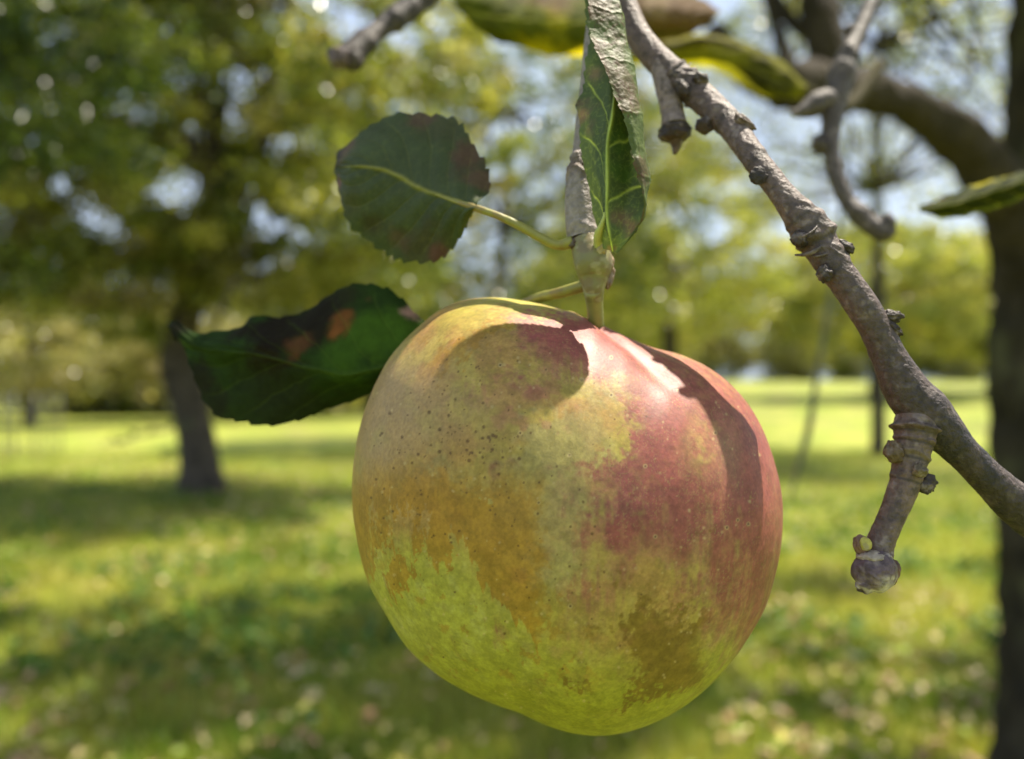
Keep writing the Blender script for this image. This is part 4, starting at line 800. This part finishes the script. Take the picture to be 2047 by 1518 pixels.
def background_twigs():
    t = thing('bare_twig', 'dark knobbly bare twig hanging in front of the arching limb', 'twig', P(1750, -60, .26))
    mb = MB(); q = path([(1790, -120, .27, 34), (1748, -10, .262, 30), (1722, 55, .257, 32), (1692, 120, .252, 42), (1676, 180, .25, 48), (1664, 235, .248, 40), (1662, 300, .246, 32), (1676, 365, .244, 32), (1702, 412, .242, 32), (1738, 448, .24, 38), (1772, 468, .238, 36), (1782, 474, .238, 12)])
    bk = lambda V: near_bark(V, (0.065, 0.052, 0.048), patch=.55)
    mb.tube(q[:, :3], q[:, 3], 32, ring_disp([(.45, .25, .01), (.5, .2, .02), (.9, .2, .02)], 250, .12), bk)
    knob(mb, 1640, 290, .246, 30, 46, None, .5, bk, rot=20, seed=61); knob(mb, 1772, 455, .238, 34, 50, None, .4, bk, seed=62); knob(mb, 1700, 60, .256, 24, 22, None, .4, bk, seed=63)
    mb.build('bark', M_bark, t)
    mb = MB(); q = path([(1672, 205, .249, 36), (1645, 200, .247, 42), (1618, 216, .246, 38), (1592, 226, .245, 18), (1578, 218, .245, 5)]); mb.tube(q[:, :3], q[:, 3], 20, ring_disp([(.5, .1, .1)], 250, .1), bk); mb.build('spur', M_bark, t)

    t = thing('knobby_twig', 'dark short twig with knobbed tip poking in at top left of centre', 'twig', P(860, -60, .26))
    mb = MB(); q = path([(905, -110, .275, 66), (862, -30, .27, 62), (815, 18, .262, 50), (770, 52, .257, 40), (735, 78, .253, 40), (708, 104, .25, 52), (688, 116, .248, 46), (668, 118, .246, 30)])
    mb.tube(q[:, :3], q[:, 3], 32, ring_disp([(.6, .15, .03), (.8, .2, .03)], 250, .12), lambda V: near_bark(V, (0.03, 0.023, 0.022), patch=.5)); mb.build('bark', M_bark, t)
    mb = MB(); knob(mb, 708, 118, .248, 40, 52, None, .35, lambda V: near_bark(V, (0.03, 0.022, 0.02)), seed=64); knob(mb, 680, 116, .246, 46, 44, None, .35, lambda V: near_bark(V, (0.10, 0.07, 0.075)), seed=65); mb.build('bud', M_bark, t)

    # yellowing leaves along the top on their own twig
    t = thing('leafy_twig', 'blurred twig with yellowing and dried leaves behind the branch at top', 'twig', P(1620, 190, .3))
    mb = MB(); q = path([(1760, 130, .46, 26), (1690, 215, .43, 30), (1605, 178, .40, 24), (1530, 128, .385, 18), (1470, 96, .375, 14), (1400, 80, .37, 12), (1330, 92, .365, 10), (1220, 60, .35, 12), (1150, -30, .34, 16)])
    mb.tube(q[:, :3], q[:, 3], 16, None, lambda V: near_bark(V, (0.09, 0.08, 0.035), patch=.6)); mb.build('stem', M_ydry, t)
    Y = .33
    back_leaf('yellow-green drooping leaf left of the branch at the top edge',
              [[(905, -30, Y), (950, -60, Y + .01), (1040, -70, Y + .02), (1120, -60, Y + .02), (1215, -20, Y)],
               [(905, 0, Y - .01), (960, -10, Y - .01), (1040, 0, Y - .005), (1120, 5, Y - .005), (1225, 20, Y - .005)],
               [(910, 10, Y - .01), (960, 30, Y - .012), (1040, 40, Y - .012), (1120, 45, Y - .012), (1230, 50, Y - .01)],
               [(915, 18, Y - .01), (970, 62, Y - .01), (1045, 72, Y - .01), (1120, 82, Y - .01), (1235, 78, Y - .01)],
               [(920, 22, Y), (975, 74, Y), (1045, 96, Y), (1110, 112, Y), (1240, 104, Y)]],
              (0.09, 0.105, 0.01), [((1090, 90, Y), 60, (0.62, 0.52, 0.02), .95), ((1160, 95, Y), 40, (0.6, 0.5, 0.02), .9), ((1000, 40, Y), 46, (0.06, 0.045, 0.02), .8), ((1110, 0, Y), 60, (0.2, 0.12, 0.09), .9), ((940, 20, Y), 34, (0.10, 0.05, 0.03), .8)], t, seed=101)
    Y = .35
    back_leaf('dry tan leaf just right of the branch at the top edge',
              [[(1235, -40, Y + .01), (1300, -40, Y + .01), (1360, -25, Y + .01), (1440, 20, Y + .01)],
               [(1235, 10, Y - .005), (1300, 5, Y - .01), (1360, 10, Y - .01), (1436, 26, Y)],
               [(1235, 30, Y - .01), (1300, 35, Y - .012), (1360, 38, Y - .012), (1430, 34, Y)],
               [(1238, 55, Y - .005), (1300, 62, Y - .006), (1360, 62, Y - .005), (1425, 42, Y)],
               [(1240, 75, Y + .006), (1300, 84, Y + .006), (1360, 76, Y + .006), (1420, 48, Y)]],
              (0.16, 0.10, 0.055), [((1280, 60, Y), 46, (0.07, 0.08, 0.02), .8), ((1340, 66, Y), 40, (0.10, 0.10, 0.02), .7), ((1310, 10, Y - .01), 34, (0.45, 0.33, 0.2), .6)], t, vein=(0.2, .15, .1), seed=102)
    Y = .38
    back_leaf('narrow yellow-green leaf arching to the right beneath the dry leaf',
              [[(1260, 80, Y), (1340, 72, Y), (1420, 70, Y), (1500, 88, Y), (1560, 122, Y + .01), (1612, 172, Y + .015)],
               [(1262, 98, Y - .008), (1340, 92, Y - .01), (1420, 90, Y - .01), (1500, 108, Y - .005), (1560, 138, Y), (1610, 178, Y + .01)],
               [(1262, 112, Y - .008), (1340, 112, Y - .01), (1420, 112, Y - .01), (1490, 130, Y - .005), (1550, 158, Y), (1606, 184, Y + .01)],
               [(1262, 122, Y), (1340, 130, Y), (1420, 126, Y), (1480, 148, Y), (1540, 176, Y), (1602, 190, Y + .01)],
               [(1264, 130, Y + .01), (1340, 138, Y + .01), (1410, 134, Y + .01), (1470, 160, Y + .01), (1530, 192, Y + .01), (1600, 198, Y + .015)]],
              (0.20, 0.195, 0.015), [((1400, 105, Y), 40, (0.5, 0.46, 0.02), .8), ((1420, 84, Y), 16, (0.04, 0.04, 0.02), .8), ((1500, 150, Y), 46, (0.035, 0.035, 0.015), .9), ((1560, 178, Y), 40, (0.035, 0.035, 0.015), .9)], t, seed=103)
    # leaf at the right edge
    t = thing('side_leaf', 'blurred dark green leaf with yellow spots at the right edge', 'leaf', P(2110, 340, .24))
    Y = .235
    V, U, W = loft([[(1836, 416, Y), (1890, 392, Y), (1960, 366, Y), (2040, 344, Y), (2120, 322, Y)], [(1838, 420, Y - .006), (1900, 410, Y - .01), (1965, 390, Y - .01), (2040, 366, Y - .01), (2125, 340, Y)], [(1842, 424, Y), (1900, 436, Y), (1975, 420, Y), (2045, 396, Y), (2130, 356, Y)]], 100, 50, saw=.001, sawn=14, seed=3)
    V, c = leaf_mesh(V, U, .5, W, (0.034, 0.046, 0.008), .0004, 7, .35, (0.3, .3, .05), [((1960, 370, Y), 26, (0.55, 0.48, 0.02), .9), ((2010, 360, Y), 16, (0.5, 0.45, 0.02), .8), ((1870, 408, Y), 26, (0.14, 0.06, 0.02), .9)], 104, net=0)
    obj('blade', new_mesh('blade', V, grid_faces(100, 50), True, c), M_ydry, t)
    mb = MB(); q = path([(2110, 345, Y, 12), (2180, 320, Y, 14), (2260, 270, Y + .01, 16)]); mb.tube(q[:, :3], q[:, 3], 10, None, (0.3, 0.28, 0.06)); mb.build('stalk', M_green, t)
    # very blurred hanging twig over the field, right of the apple
    Y = .9; t = thing('hanging_twig', 'faint thin twig hanging over the sunny field right of the apple', 'twig', P(1690, 300, Y))
    mb = MB(); q = path([(1700, 250, Y, 8), (1672, 500, Y, 9), (1650, 650, Y, 9), (1632, 760, Y, 10), (1618, 850, Y, 14), (1606, 900, Y, 13), (1590, 960, Y, 7), (1575, 1010, Y, 4)]); mb.tube(q[:, :3], q[:, 3], 10, None, lambda V: near_bark(V, (0.10, 0.10, 0.06))); mb.build('stem', M_bark, t)
background_twigs()
